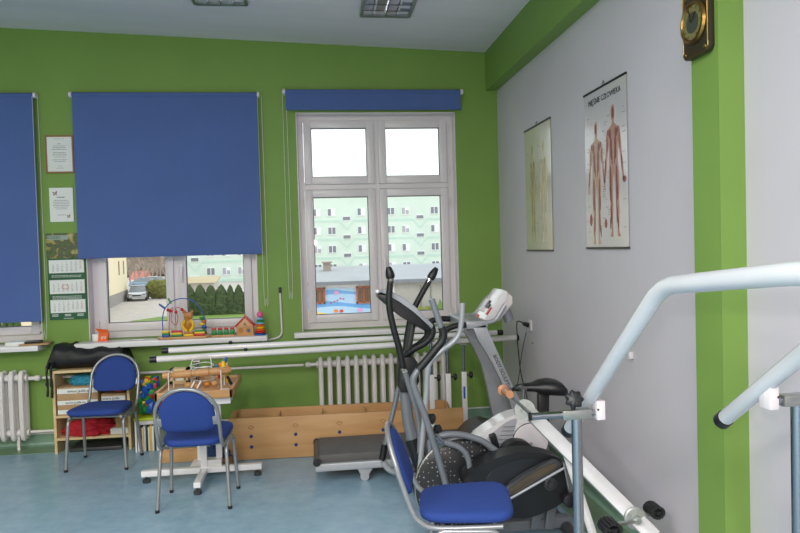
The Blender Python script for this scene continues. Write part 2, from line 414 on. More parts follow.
# wall papers
def sheet(name, px0, px1, label, cat, frame=None):
    a = P(*px0, Y=-.01); b = P(*px1, Y=-.01)
    t = thing(name, label, cat, ((a.x + b.x) / 2, 0, b.z))
    return t, a, b
def greek(t, a, b, rows, m='paper_g', y=-.0125):
    k = MB(); H = a.z - b.z; W = b.x - a.x
    for r0, w, h in rows:
        z = a.z - H * r0; cx = (a.x + b.x) / 2
        n = max(2, int(w * 9)); x = cx - W * w / 2
        while x < cx + W * w / 2 - .002:
            l = random.uniform(.008, .02); l = min(l, cx + W * w / 2 - x); k.boxm((x, y, z - h / 2), (x + l, y + .001, z + h / 2)); x += l + .004
    k.build('print', m, t, smooth=False)
t, a, b = sheet('framed_certificate', (46.5, 137), (73, 171.5), 'certificate in a thin brown frame, uppermost on the green strip between blinds', 'certificate')
MB().boxm((a.x, -.012, b.z), (b.x, 0, a.z)).build('sheet', 'paper', t)
f = MB(); w = .012
f.boxm((a.x - w, -.018, b.z - w), (a.x, 0, a.z + w)).boxm((b.x, -.018, b.z - w), (b.x + w, 0, a.z + w)).boxm((a.x, -.018, a.z), (b.x, 0, a.z + w)).boxm((a.x, -.018, b.z - w), (b.x, 0, b.z))
M['frame_wood'] = mat('frame_wood', (140, 84, 44), .4); f.build('frame', 'frame_wood', t)
greek(t, a, b, [(.06, .4, .003), (.2, .14, .005), (.26, .5, .004), (.31, .55, .004), (.36, .6, .004), (.46, .5, .006), (.52, .58, .005), (.58, .45, .004), (.66, .6, .004), (.71, .45, .004), (.84, .15, .003), (.9, .3, .003)])
t, a, b = sheet('certificate', (49, 188), (74, 221.5), 'unframed white certificate with small butterflies, below the framed one', 'certificate')
MB().boxm((a.x, -.012, b.z), (b.x, 0, a.z)).build('sheet', 'paper', t)
greek(t, a, b, [(.28, .35, .008), (.37, .6, .004), (.42, .7, .004), (.47, .66, .004), (.52, .7, .004), (.57, .6, .004), (.62, .5, .004), (.8, .35, .004)])
M['brownink'] = mat('brown_print', (110, 56, 40), .7)
for cx, cz, s in ((a.x + .045, a.z - .045, 1), (b.x - .04, b.z + .045, .8)):
    k = MB()
    for dx, dz in ((-.014, .008), (.014, .012), (-.01, -.012), (.012, -.01)): k.poly([(cx, -.0125, cz), (cx + dx * 1.3 * s, -.0125, cz + dz * .4 * s), (cx + dx * s * 1.1, -.0125, cz + dz * 1.7 * s), (cx + dx * .3 * s, -.0125, cz + dz * s)], (0, .0012, 0))
    k.build('butterfly', 'brownink', t)
# calendar
t, a, b = sheet('wall_calendar', (46.5, 233), (79, 319), 'three-month green wall calendar with a landscape photo on top', 'calendar')
a2 = P(45.5, 233.5, Y=-.01); b2 = P(81.5, 319, Y=-.01); x0 = a2.x + .005; x1 = x0 + .30
M['calgreen'] = mat('calendar_green', (22, 84, 50), .5)
MB().boxm((x0, -.010, b2.z), (x1, 0, a2.z)).build('backing', 'calgreen', t)
def land():
    m = bpy.data.materials.new('landscape_print'); m.use_nodes = True; nt = m.node_tree; N = nt.nodes; L = nt.links; bs = N['Principled BSDF']
    tc = N.new('ShaderNodeTexCoord'); nz = N.new('ShaderNodeTexNoise'); nz.inputs['Scale'].default_value = 18; nz.inputs['Detail'].default_value = 6; L.new(tc.outputs['Object'], nz.inputs['Vector'])
    r_ = N.new('ShaderNodeValToRGB'); e = r_.color_ramp.elements; e[0].position = .32; e[0].color = col((40, 62, 24)); e[1].position = .7; e[1].color = col((176, 166, 120))
    for p, c3 in ((.42, (84, 104, 40)), (.5, (70, 72, 66)), (.58, (150, 140, 60))): q = e.new(p); q.color = col(c3)
    L.new(nz.outputs['Fac'], r_.inputs['Fac']); L.new(r_.outputs[0], bs.inputs['Base Color']); return m
H = a2.z - b2.z
MB().boxm((x0 - .004, -.013, a2.z - H * .29), (x1 - .004, -.008, a2.z)).build('photo_print', land(), t)
MB().boxm((x0 + .005, -.0136, a2.z - .055), (x0 + .17, -.0125, a2.z - .018)).build('title_strip', mat('title_strip', (150, 160, 150), .6), t)
text('lettering', 'KODEX', .03, (x0 + .06, -.0145, a2.z - .046), (PI / 2, 0, 0), 'calgreen', t)
for i, (u, v) in enumerate(((.31, .46), (.54, .70), (.77, .92))):
    p = MB().boxm((x0 + .012, -.016, a2.z - H * v), (x1 - .012, -.009, a2.z - H * u)).build('month_pad', 'paper', t)
    zz = a2.z - H * u - .022; start = (3, 5, 1)[i]; nd = (31, 30, 31)[i]
    lines = []; d = 1 - start
    cols_ = [[], [], [], [], [], [], []]
    for wk in range(6):
        for j in range(7):
            cols_[j].append(str(d) if 1 <= d <= nd else ''); d += 1
    for j in range(7): text('day_numbers', '\n'.join(cols_[j]), .017, (x0 + .045 + j * .036, -.0165, zz - .004), (PI / 2, 0, 0), 'red' if j == 6 else 'paper_g', p)
q = MB(); zc2 = a2.z - H * .62
q.tube([(x0 + .115, -.018, zc2 + .014), (x0 + .155, -.018, zc2 + .014), (x0 + .155, -.018, zc2 - .014), (x0 + .115, -.018, zc2 - .014)], .002, 6, 4, closed=True)
q.build('date_marker', 'red', t)
k = MB()
for v in (.49, .505, .73, .745, .76):
    x = x0 + .03
    while x < x1 - .04: l = random.uniform(.008, .02); k.boxm((x, -.0112, a2.z - H * v - .002), (x + l, -.0098, a2.z - H * v + .002)); x += l + .005
for xx in (.02, .12, .22):
    for v in (.94, .955): k.boxm((x0 + xx, -.0112, a2.z - H * v - .003), (x0 + xx + .05, -.0098, a2.z - H * v + .002))
k.boxm((x0 + .11, -.0112, a2.z - H * .985 - .002), (x0 + .19, -.0098, a2.z - H * .985 + .002))
k.build('small_print', 'paper', t, smooth=False)

# anatomy posters on right wall
def poster(tl, tr, bl, br, label, title, kind):
    X = XR - .006
    A, B_, Cc, D_ = P(*tl, X=X), P(*tr, X=X), P(*bl, X=X), P(*br, X=X)
    y0 = (A.y + Cc.y) / 2; y1 = (B_.y + D_.y) / 2; z1 = (A.z + B_.z) / 2; z0 = (Cc.z + D_.z) / 2
    t = thing('anatomy_poster', label, 'poster', (XR, (y0 + y1) / 2, z0), 'anatomy posters on the white wall')
    pm = mat('poster_' + kind, (200, 194, 196) if kind == 'muscle' else (196, 192, 172), .22, var=.02, coat=.5, bump=.25, bscale=4)
    MB().boxm((X - .001, y0, z0), (X, y1, z1)).build('sheet', pm, t)
    r_ = MB(); r_.boxm((X - .006, y0 + .004, z1 - .005), (X + .001, y1 - .004, z1 + .006)); r_.build('top_rod', 'black', t)
    r_ = MB(); r_.boxm((X - .006, y0 + .004, z0 - .006), (X + .001, y1 - .004, z0 + .005)); r_.build('bottom_rod', 'black', t)
    h = MB(); h.tube([(X - .003, (y0 + y1) / 2 + .015, z1 + .004), (X - .003, (y0 + y1) / 2, z1 + .03), (X - .003, (y0 + y1) / 2 - .015, z1 + .004)], .0015, 6, 3); h.build('hanger', 'black', t)
    W = y0 - y1; HH = z1 - z0        # y0 > y1 : left in view is far
    def Q(u, v): return V((X - .0022, y0 - W * u, z1 - HH * v))
    def shape(b, cx, sy, pts):
        b.poly([Q(cx + u * sy, v) for u, v in pts], (.0012, 0, 0))
    def figure(cx, m1, m2, mirror=1, thin=1.0, dv=0.0, asym=.0):
        b = MB()
        def Qf(u, v): return Q(u, v + dv * (1 - .3 * v))
        def shape(b, cx, sy, pts): b.poly([Qf(cx + u * sy + asym * max(0, v - .5) * (1 if sy > 0 else .4), v) for u, v in pts], (.0012, 0, 0))
        for s in (1, -1):
            k = .225 * thin
            shape(b, cx, s * k, [(0, .14), (.12, .145), (.18, .17), (.17, .205), (.1, .235), (.12, .255), (.34, .27), (.62, .285), (.72, .33), (.78, .42), (.9, .5), (.96, .56), (1.0, .6), (.86, .6), (.74, .52), (.6, .43), (.5, .36), (.44, .42), (.42, .48), (.5, .55), (.5, .64), (.42, .71), (.44, .78), (.36, .86), (.34, .9), (.5, .93), (.2, .935), (.2, .86), (.14, .78), (.14, .7), (.1, .6), (0, .55)])
        b.build('figure_print', m1, t, smooth=False)
        b = MB()
        for s in (1, -1):
            for (u, v, w, h) in ((.3, .31, .13, .03), (.22, .37, .1, .04), (.2, .43, .1, .04), (.3, .58, .08, .08), (.28, .8, .07, .06), (.6, .37, .05, .05), (.82, .5, .05, .05), (.05, .19, .06, .035), (.12, .47, .04, .03), (.36, .67, .06, .05), (.24, .7, .04, .06), (.4, .85, .04, .04), (.5, .3, .06, .02)):
                b.poly([Qf(cx + s * .225 * thin * (u + w * math.cos(q) * 1.0), v + h * math.sin(q)) + V((-.0006, 0, 0)) for q in [2 * PI * i / 8 for i in range(8)]], (.0006, 0, 0))
        b.build('muscle_print', m2, t, smooth=False)
    if kind == 'muscle':
        figure(.29, mat('muscle_pale', (186, 150, 134), .4), mat('muscle_red', (138, 90, 80), .4), dv=.06, asym=-.06); figure(.70, mat('muscle_pale2', (178, 128, 112), .4), mat('muscle_red2', (122, 66, 60), .4), dv=.0, asym=.05)
        b = MB()
        for (u, v, w, h) in ((.13, .82, .035, .04), (.93, .6, .04, .02), (.5, .85, .03, .03)):
            b = MB(); b.poly([Q(u + w * math.cos(q), v + h * math.sin(q)) for q in [2 * PI * i / 10 for i in range(10)]], (.0012, 0, 0)); b.build('detail_print', mat('detail_red', (150, 76, 68), .4), t)
    else:
        figure(.3, mat('bone', (176, 166, 116), .4), mat('bone2', (130, 116, 74), .4), thin=.62); figure(.72, mat('bone3', (214, 204, 170), .4), mat('bone4', (170, 150, 104), .4), thin=.62)
    k = MB()
    for i in range(46):
        u = random.choice((.06, .44, .5, .9, .56)); v = .16 + .75 * i / 46; l = random.uniform(.03, .07)
        k.poly([Q(u, v), Q(u + l, v), Q(u + l, v + .003), Q(u, v + .003)], (.0012, 0, 0))
    k.build('caption_print', 'paper_g', t, smooth=False)
    if kind == 'muscle': text('lettering', title, W * .082, Q(.5, .085) + V((-.0004, 0, 0)), (PI / 2, 0, -PI / 2), 'ink', t, sx=.95)
    return t
poster((583, 97), (625, 74), (588.5, 248), (630.5, 247.5), 'larger anatomy poster with two red muscle figures, nearest the clock', 'MI\u0118\u015aNIE CZ\u0141OWIEKA', 'muscle')
poster((524, 132.5), (550.5, 117.5), (528, 251), (553, 249.5), 'smaller faded skeleton anatomy poster, nearest the green corner', 'SZKIELET CZ\u0141OWIEKA', 'bone')
# clock on the pilaster
XC = PX - .028
a = P(683, 63, X=XC); b = P(708.5, 50, X=XC)
cw = a.y - b.y; zb = (a.z + b.z) / 2; chh = .27; yc_ = (a.y + b.y) / 2; zc_ = zb + chh / 2
t = thing('wall_clock', 'square dark clock with brass ring, high on the green pilaster', 'clock', (PX, yc_, zb))
def scal(hw, hh, cr):
    o = []
    for sx, sz, a0 in ((1, 1, 0), (-1, 1, 90), (-1, -1, 180), (1, -1, 270)):
        for k in range(7):
            q = math.radians(a0 - 20 + 130 * k / 6)
            o.append((sx * (hw - cr) + cr * math.cos(q), sz * (hh - cr) + cr * math.sin(q)))
    return o
MB().poly([(XC, yc_ + u, zc_ + v) for u, v in scal(cw / 2, chh / 2, .03)], (.027, 0, 0), .003).build('case', mat('clock_brown', (50, 42, 26), .4), t)
r_ = MB(); r_.tube([(XC, yc_ + u, zc_ + v) for u, v in scal(cw / 2 - .004, chh / 2 - .004, .028)], .0022, 6, 1, closed=True); r_.build('edge_trim', 'brass', t)
rg = cw * .44; MB().lathe((XC, yc_, zc_), [(rg, 0), (rg + .005, -.006), (rg, -.016), (rg - .008, -.018), (rg - .013, -.010), (rg - .014, 0)], (1, 0, 0), 48).build('bezel', 'brass', t)
MB().lathe((XC, yc_, zc_), [(rg - .013, -.006), (rg - .013, -.010)], (1, 0, 0), 40).build('dial', mat('dial_olive', (120, 116, 74), .3), t)
MB().lathe((XC, yc_, zc_), [(rg * .52, -.0105), (rg * .52, -.012)], (1, 0, 0), 40).build('dial_center', mat('dial_dark', (62, 66, 58), .3), t)
h = MB(); h.beam((XC - .016, yc_, zc_), (XC - .016, yc_ - .03, zc_ + .035), .004, .002); h.beam((XC - .018, yc_, zc_), (XC - .018, yc_ + .02, zc_ + .065), .003, .002); h.build('hands', 'brass', t)
k = MB()
for i in range(12):
    q = PI / 6 * i; k.beam((XC - .0108, yc_ + rg * .68 * math.cos(q), zc_ + rg * .68 * math.sin(q)), (XC - .0108, yc_ + rg * .8 * math.cos(q), zc_ + rg * .8 * math.sin(q)), .006, .001)
k.build('hour_marks', 'brass', t)
for sy in (-1, 1):
    for sz in (-1, 1): MB().ball((XC - .002, yc_ + sy * (cw / 2 - .022), zc_ + sz * (chh / 2 - .022)), .009, (.4, 1, 1)).build('corner_stud', 'brass', t)
# sockets
def socket(px, py, label, X=XR):
    p = P(px, py, X=X); t = thing('wall_socket', label, 'socket', (X, p.y, p.z - .04))
    MB().box((X - .008, p.y, p.z), (.016, .085, .085), bevel=.004).build('plate', 'pvc', t)
    MB().lathe((X - .014, p.y, p.z), [(.024, 0), (.024, -.004), (.018, -.004), (.018, .003)], (1, 0, 0)).build('outlet', 'pvc', t); return p
sp = socket(531, 325, 'white wall socket with the black plug in it')
p2 = P(632.5, 355, X=XR)
one(MB().box((XR - .012, p2.y, p2.z), (.024, .03, .04), bevel=.004), 'wall_hook', 'pvc', 'small white hook on the wall behind the sloping white handrail', 'hook')
p2 = P(533, 343, X=XR)
one(MB().lathe((XR - .006, p2.y, p2.z), [(.004, 0), (.006, .002), (.006, .006)], (1, 0, 0), 10), 'wall_plug', 'dark', 'tiny dark wall plug below the white socket', 'wall plug')
from mathutils import noise
# ================================================================== CHAIRS
def cushion(b, w, d, h, c, rot=(0, 0, 0), n=10, p=4.5, top=None):
    """soft pad: superellipse outline, domed faces"""
    R = Euler(rot).to_matrix(); rings = []; N_ = 36
    for k, (s, z) in enumerate(((.0, -.5), (.8, -.5), (.93, -.47), (.985, -.3), (1, 0), (.985, .28), (.93, .42), (.8, .5), (.45, .58), (0, .6))):
        ring = []
        for i in range(N_):
            a = 2 * PI * i / N_; ca, sa = math.cos(a), math.sin(a)
            u = math.copysign(abs(ca) ** (2 / p), ca) * w / 2 * max(s, .001); v = math.copysign(abs(sa) ** (2 / p), sa) * d / 2 * max(s, .001)
            if top: u, v = top(u, v)
            ring.append(b.bm.verts.new(R @ V((u, v, z * h)) + V(c)))
        rings.append(ring)
    b.skin(rings, cap=True)
def make_chair():
    t = thing('stacking_chair', 'x', 'chair')
    # front is -y, origin on the floor
    b = MB(); cushion(b, .45, .44, .052, (0, -.01, .458), (math.radians(-2), 0, 0), top=lambda u, v: (u * .94 * (1 - .10 * (v / .215)), v))
    b.build('seat', 'seat', t, ang=60)
    w = .200; seatz = .425
    def arch(u): pass
    pts = [(-w, -.17, seatz - .005), (-w, .12, seatz - .012), (-w, .205, seatz + .02), (-w + .001, .240, .50), (-w + .002, .288, .64)]
    top = []
    for k in range(1, 12):
        q = PI - PI * k / 12; top.append(((w - .002) * math.cos(q), .288 + .066 * math.sin(q), .64 + .195 * math.sin(q) ** .9))
    pts2 = pts + top + [(-x, y, z) for x, y, z in pts[::-1]]
    MB().tube(pts2, .0125, 10, 3).build('back_frame', 'chair_metal', t)
    # backrest pad with arched top
    b = MB(); N_ = 40; rings = []
    def outline(s):
        o = []
        for i in range(N_):
            a = 2 * PI * i / N_; ca, sa = math.cos(a), math.sin(a)
            if sa >= 0: u = .178 * ca; v = .168 * sa
            else: u = math.copysign(abs(ca) ** .35, ca) * .178; v = -abs(sa) ** .5 * .115
            o.append((u * s, v * s))
        return o
    for s, yy in ((.02, -.026), (.75, -.024), (.95, -.016), (1, 0), (.97, .012), (.75, .018), (.02, .02)):
        rings.append([b.bm.verts.new(V((u, .284 + yy + (v + .01) * .34 + (u * u) * -.3 + .008, .655 + v))) for u, v in outline(s)])
    b.skin(rings); b.build('backrest', 'seat', t, ang=60)
    for s in (-1, 1):
        MB().box((s * .178, .282, .615), (.04, .012, .062), rot=(math.radians(-19), 0, 0), bevel=.004).build('back_bracket', 'chair_metal', t)
        lx = s * (w + .012)
        MB().fil([(lx, .03, seatz - .022), (lx, -.155, seatz - .022), (lx * 1.10, -.185, .012)], .0125, .05).build('leg', 'chair_metal', t)
        MB().fil([(lx, .03, seatz - .022), (lx, .13, seatz - .022), (lx * 1.10, .19, .012)], .0125, .05).build('leg', 'chair_metal', t)
        for y in (-.185, .19): MB().cyl((lx * 1.10, y, 0), (lx * 1.10, y, .02), .0145, n=12).build('foot_cap', 'black', t)
    MB().cyl((-w, -.12, seatz - .012), (w, -.12, seatz - .012), .009, n=10).cyl((-w, .1, seatz - .012), (w, .1, seatz - .012), .009, n=10).build('cross_bar', 'chair_metal', t)
    return t
ch = make_chair(); ch['group'] = 'blue stacking chairs'
CS = .93; g4 = lambda ps: sum((P(*p, Z=0) for p in ps), V()) / 4
ch.scale = (CS,) * 3; ch.location = g4([(67, 472), (127, 470.5), (87, 457), (143, 455)]); ch.location.x -= .008; ch.rotation_euler.z = math.radians(-4); ch['label'] = 'blue chair in front of the wooden shelf unit'
c2 = copy_tree(ch); c2.location = g4([(154, 513), (228, 509), (166, 492), (234, 489)]); c2.location.x += .025; c2.rotation_euler.z = math.radians(178); c2['label'] = 'blue chair seen from behind, pushed up to the wooden work table'
c3 = copy_tree(ch); q = P(463, 503, Z=.42); c3.location = (q.x, q.y, 0); c3.rotation_euler.z = math.radians(80); c3['label'] = 'blue chair standing beside the black cross trainer, cut by the bottom edge'

# ================================================================== LEFT CORNER: shelf unit
yf = P(58, 454, Z=0).y; yb = -.03; pass
A = P(55, 454, Y=yf); B_ = P(131.5, 447, Y=yf); zt = P(56, 371, Y=yf).z
x0, x1 = A.x, B_.x
t = thing('shelf_unit', 'low open pale wood shelf unit under the black bag, behind the blue chair', 'shelf unit', ((x0 + x1) / 2, (yf + yb) / 2, 0))
for x in (x0, x1 - .02): MB().boxm((x, yf, 0), (x + .02, yb, zt)).build('side_panel', 'pale', t)
z1_ = P(60, 438.5, Y=yf).z; z2_ = P(60, 416, Y=yf).z
MB().boxm((x0, yf - .005, zt - .02), (x1 + .01, yb, zt)).build('top', 'pale', t)
for z in (z1_, z2_): MB().boxm((x0 + .02, yf, z - .018), (x1 - .02, yb, z)).build('shelf', 'pale', t)
MB().boxm((x0 + .02, yb - .006, .12), (x1 - .02, yb, z2_)).build('back_panel', 'pale', t)
# contents
def carton(a, b, label, txts=(), m='card', band=False):
    c = thing('cardboard_box', label, 'box', ((a[0] + b[0]) / 2, (a[1] + b[1]) / 2, a[2]), 'cardboard boxes in the shelf unit')
    MB().boxm(a, b, .003).build('body', m, c)
    for (u, v, s, body, w) in txts:
        z = a[2] + (b[2] - a[2]) * v; x = a[0] + (b[0] - a[0]) * u
        if w: MB().boxm((a[0] + .002, a[1] - .0012, z - s * 1.5), (b[0] - .002, a[1] + .001, z + s * 1.5)).build('label_strip', 'paper', c)
        text('lettering', body, s * 2.6, (x, a[1] - .0022, z - s * .9), (PI / 2, 0, 0), 'ink', c)
    return c
H2 = zt - z2_
carton((x0 + .03, yf + .01, z2_), (x0 + .34, yf + .26, z2_ + H2 * .62), 'lettered cardboard box on the upper shelf, turquoise cloth on top', ((.55, .86, .013, 'www.jadik.eu', 1), (.45, .45, .011, 'www.jadik.eu', 1), (.45, .12, .011, 'www.jadik.eu', 1)))
carton((x0 + .36, yf + .03, z2_), (x1 - .04, yf + .27, z2_ + H2 * .42), 'smaller white-taped cardboard box on the upper shelf, behind the chair back', ((.4, .75, .012, 'www.jadik', 1),))
carton((x0 + .46, yf + .04, z1_ + .05), (x1 - .03, yf + .25, z1_ + .17), 'plain brown carton on the lower shelf, right of the red cloth', ())
carton((x0 + .42, yf + .03, z1_), (x1 - .03, yf + .26, z1_ + .049), 'flat white carton under the plain brown one on the lower shelf', (), m='paper')
def heap(name, c, size, m, label, cat, seed=1, lumps=7):
    random.seed(seed); b = MB()
    bmesh.ops.create_icosphere(b.bm, subdivisions=4, radius=1)
    ph = [(random.uniform(1.5, 5), random.uniform(1.5, 5), random.uniform(0, 6)) for _ in range(lumps)]
    for v in b.bm.verts:
        d = sum(math.sin(v.co.x * p + q * v.co.y + r_) for p, q, r_ in ph) / lumps
        w_ = v.co * 2.3 + V((seed, 0, 0)); v.co *= 1 + .28 * d + .5 * (abs(noise.noise(w_)) - .15) + .2 * abs(noise.noise(w_ * 2.7))
        v.co = V((c[0] + v.co.x * size[0], c[1] + v.co.y * size[1], max(0, v.co.z * .75 + .42) * size[2] + c[2]))
    return one(b, name, m, label, cat)
heap('cloth', (x0 + .22, yf + .14, z2_ + H2 * .62), (.12, .09, .065), 'bluecloth', 'crumpled turquoise cloth on top of the lettered box', 'cloth', 3)
heap('cloth', (x0 + .25, yf + .10, z1_), (.2, .085, .10), 'redcloth', 'crumpled red cloth on the lower shelf behind the chair legs', 'cloth', 5)
b = MB().boxm((x0 + .10, yf + .02, 0), (x1 - .08, yf + .3, .03), .006)
one(b, 'storage_tray', 'dark', 'flat dark tray on the floor beneath the shelf unit', 'tray')
one(MB().lathe((x1 - .10, yf + .10, z2_ + H2 * .42), [(.03, 0), (.05, .01), (.055, .03), (.04, .045), (.0, .05)]), 'toy', 'orange', 'orange rounded toy on the smaller upper carton', 'toy')
# bag on top
t = thing('sports_bag', 'black nylon bag with dangling straps lying on top of the shelf unit', 'bag', ((x0 + x1) / 2, yf / 2, zt))
b = MB(); L0 = P(50, 360, Y=yf + .12).x; L1 = P(129, 360, Y=yf + .12).x
n = 22; rings = []
for i in range(n + 1):
    u = i / n; x = L0 + (L1 - L0) * u; hh = (.2 if u < .35 else .17) * (min(1, math.sin(min(u * 6, 1) * PI / 2) + .2) if u < .5 else min(1, math.sin(min((1 - u) * 7, 1) * PI / 2) + .25)); hh *= 1 + .06 * math.sin(u * 21)
    ring = []
    for k in range(20):
        a = 2 * PI * k / 20; yy = math.copysign(abs(math.cos(a)) ** .7, math.cos(a)) * .145; z = hh * .5 * (1 + math.copysign(abs(math.sin(a)) ** .8, math.sin(a)))
        ring.append(b.bm.verts.new((x, yf + .16 + yy * (1 + .05 * math.sin(9 * u + k)), zt + .001 + z * (1 + (.04 * math.sin(13 * u + 2 * k) if z > .02 else 0)))))
    rings.append(ring)
b.skin(rings); b.build('body', 'bag', t, ang=70)
for dx, ln in ((.0, .20), (.045, .21)):
    b = MB(); xx = x0 - .025 + dx * .0 - (.02 if dx == 0 else -.012); yy = yf - .012 if dx else yf + .06
    xx = x0 - (.03 if dx == 0 else -.002)
    b.tube([(xx + .03, yf + .07, zt + .06), (xx + .005, yf + .0, zt + .05), (xx, yf - .02, zt - .03), (xx + .004, yf - .018, zt - ln * .6), (xx, yf - .02, zt - ln)], .007, 8, 4, rr=lambda q: .006 + .004 * abs(math.sin(q * 12)))
    b.box((xx, yf - .02, zt - ln * .5), (.022, .012, .03), bevel=.003); b.build('strap', 'bag', t)

# stool with brick bag and books below
xa = P(138, 420, Y=-.3).x; xb = P(157.5, 420, Y=-.3).x; zs = P(147, 417, Y=-.35).z; xc = (xa + xb) / 2 + .01
t = thing('storage_stool', 'small lime-topped stool between the shelf unit and work table', 'stool', (xc, -.26, 0))
MB().box((xc, -.26, zs - .011), (.20, .26, .022), bevel=.008).build('top', 'lime', t)
b = MB(); b.boxm((xc - .085, -.37, zs - .06), (xc + .085, -.15, zs - .022), .01); b.build('rim', 'pvc', t)
for sx in (-1, 1): MB().boxm((xc + sx * .088 - .006, -.375, 0), (xc + sx * .088 + .006, -.14, zs - .022)).build('side_panel', 'paper', t)
bc = ['paper', 'dark', 'pale', 'paper', 'dark', 'paper', 'yellow', 'paper', 'dark', 'paper']
bl = ['thin white book, leftmost under the lime stool', 'dark book, second from left under the lime stool', 'cream book, third from left under the lime stool', 'white book, fourth from left under the lime stool', 'dark book, fifth from left under the lime stool', 'white book, sixth from left under the lime stool', 'yellow book under the lime stool', 'white book just right of the yellow one under the stool', 'dark book near the right stool panel', 'thin white book, rightmost under the lime stool']
for i in range(10):
    x = xc - .078 + i * .0158; one(MB().boxm((x, -.36, 0), (x + .0135, -.17, zs - .07 - .006 * (i % 3)), .001), 'book', bc[i], bl[i], 'book', 'books standing under the lime stool')
t = thing('brick_bag', 'clear bag full of red, blue and green toy bricks on the stool', 'bag of toy bricks', (xc, -.26, zs))
zb_ = zs; zt_ = P(147, 376, Y=-.3).z; random.seed(4)
for nm, m in (('red_bricks', 'red'), ('blue_bricks', 'blue'), ('green_bricks', 'grn'), ('yellow_bricks', 'yellow')):
    b = MB(); cnt = 30 if nm != 'yellow_bricks' else 8
    for _ in range(cnt):
        a = random.uniform(0, 2 * PI); h = random.uniform(.04, .96); rr_ = .072 * (1 - .45 * max(0, h - .75) * 3) * random.uniform(.5, 1)
        b.box((xc + rr_ * math.cos(a) * .95, -.26 + rr_ * math.sin(a), zb_ + .02 + (zt_ - zb_ - .04) * h), (.044, .044, .034), rot=(random.uniform(0, 3), random.uniform(0, 3), random.uniform(0, 3)), bevel=.002)
    o = b.build(nm, m, t); o['kind'] = 'stuff'

# ================================================================== work table
zt = .63; fl = P(154.5, 393, Z=zt); fr = P(232, 390, Z=zt); br_ = P(237.5, 374.5, Z=zt); bl_ = P(169, 380, Z=zt)
yf = (fl.y + fr.y) / 2; yb = br_.y;  x0, x1 = fl.x, fr.x
t = thing('work_table', 'small tilting work table with wooden rim on a white steel base', 'table', ((x0 + x1) / 2, (yf + yb) / 2, 0))
MB().boxm((x0 + .01, yf + .01, zt - .05), (x1 - .01, yb - .01, zt - .018), .002).build('tabletop', 'beech', t)
b = MB(); b.boxm((x0, yf, zt - .055), (x1, yf + .022, zt), .003).boxm((x0, yb - .022, zt - .055), (x1, yb, zt), .003).boxm((x0, yf, zt - .055), (x0 + .022, yb, zt), .003).boxm((x1 - .022, yf, zt - .055), (x1, yb, zt), .003)
b.build('rim', 'beech', t)
la = P(142, 477, Z=.04); lb = P(262, 469, Z=.04); yy = (la.y + lb.y) / 2; fa = P(197, 489, Z=.04); fb = V((P(212, 458, Z=.04).x, yy + .24, .04))
MB().boxm((la.x, yy - .025, .045), (lb.x, yy + .025, .085), .003).build('base_bar', 'tube_white', t)
MB().beam((fa.x, fa.y, .063), (fb.x, fb.y, .063), .045, .036, .003).build('base_bar', 'tube_white', t)
px_ = P(204, 455, Y=yy).x
MB().boxm((px_ - .022, yy - .022, .08), (px_ + .022, yy + .022, zt - .1)).build('column', 'tube_white', t)
px2 = P(219, 440, Y=yy + .05).x
MB().boxm((px2 - .02, yy + .03, .12), (px2 + .02, yy + .07, zt - .1)).build('column', 'tube_white', t)
MB().boxm((px_ - .1, yy - .04, zt - .105), (px2 + .1, yy + .08, zt - .052)).boxm((px_ - .02, yy - .01, .08), (px2 + .02, yy + .06, .13)).build('cradle', 'tube_white', t)
for x, y in ((la.x + .03, yy), (lb.x - .03, yy), (fa.x, fa.y + .02), (fb.x, fb.y - .02)): MB().lathe((x, y, 0), [(.026, 0), (.028, .02), (.02, .028), (.008, .03), (.008, .05)]).build('foot', 'dark', t)
# things on it ------------------------------------------------
zt_in = zt - .018; ym = (yf + yb) / 2
ra = P(162, 376, Y=yf + .18); rb = P(231, 370, Y=yf + .18)
t = thing('wooden_roller', 'turned wooden roller toy held in a white wire frame on the table', 'exercise roller', (ra.x + .25, yf + .18, zt_in), None)
ax = (rb - ra); Ln = ax.length
prof = [(.004, 0), (.022, .006), (.028, .03), (.022, .055), (.014, .065), (.022, .08), (.026, .09), (.027, .2), (.02, .205), (.02, .225), (.027, .23), (.027, .32), (.021, .325), (.021, .33), (.026, .335), (.026, .45), (.018, .46), (.014, Ln)]
MB().lathe(ra, prof, ax).build('roller', 'beech', t)
for x in (ra.x + .06, rb.x - .06):
    z = ra.z; b = MB(); b.fil([(x, yf + .10, zt_in + .003), (x, yf + .10, z + .03), (x, yf + .26, z + .03), (x, yf + .26, zt_in + .003)], .0035, .02, 8)
    b.fil([(x + .05, yf + .10, zt_in + .003), (x - .01, yf + .10, zt_in + .003)], .0035, .01, 8); b.build('wire_frame', 'tube_white', t)
t = thing('bead_coil', 'white wire loops with wooden beads at the middle of the table', 'bead toy', (P(205, 385, Y=ym).x, ym, zt_in))
b = MB(); ca = P(205, 382, Y=ym + .05); zz0 = zt_in + .003
b.fil([(ca.x - .09, ym, zz0), (ca.x - .09, ym + .04, ca.z + .18), (ca.x + .05, ym + .04, ca.z + .20), (ca.x + .06, ym, zz0)], .0035, .05, 8)
for i in range(4):
    z = ca.z + .03 + i * .032; b.tube([(ca.x - .1, ym + .03, z), (ca.x, ym + .1, z + .012), (ca.x + .07, ym + .02, z), (ca.x, ym - .03, z - .006)], .003, 6, 5, closed=True)
b.build('wire', 'tube_white', t)
for i, (dx, dy, m) in enumerate(((-.10, -.06, 'beech'), (-.05, -.075, 'beech'), (.03, -.06, 'tan'), (.08, -.04, 'beech'))):
    MB().ball((ca.x + dx, ym + dy, zt_in + .022), .022, (1.3, 1, 1)).build('bead', m, t)
for dx in (-.01, .012): MB().box((ca.x - .04 + dx * 2, ym - .10, zt_in + .03), (.012, .03, .06), rot=(0, .5, 0), bevel=.002).build('white_peg', 'paper', t)
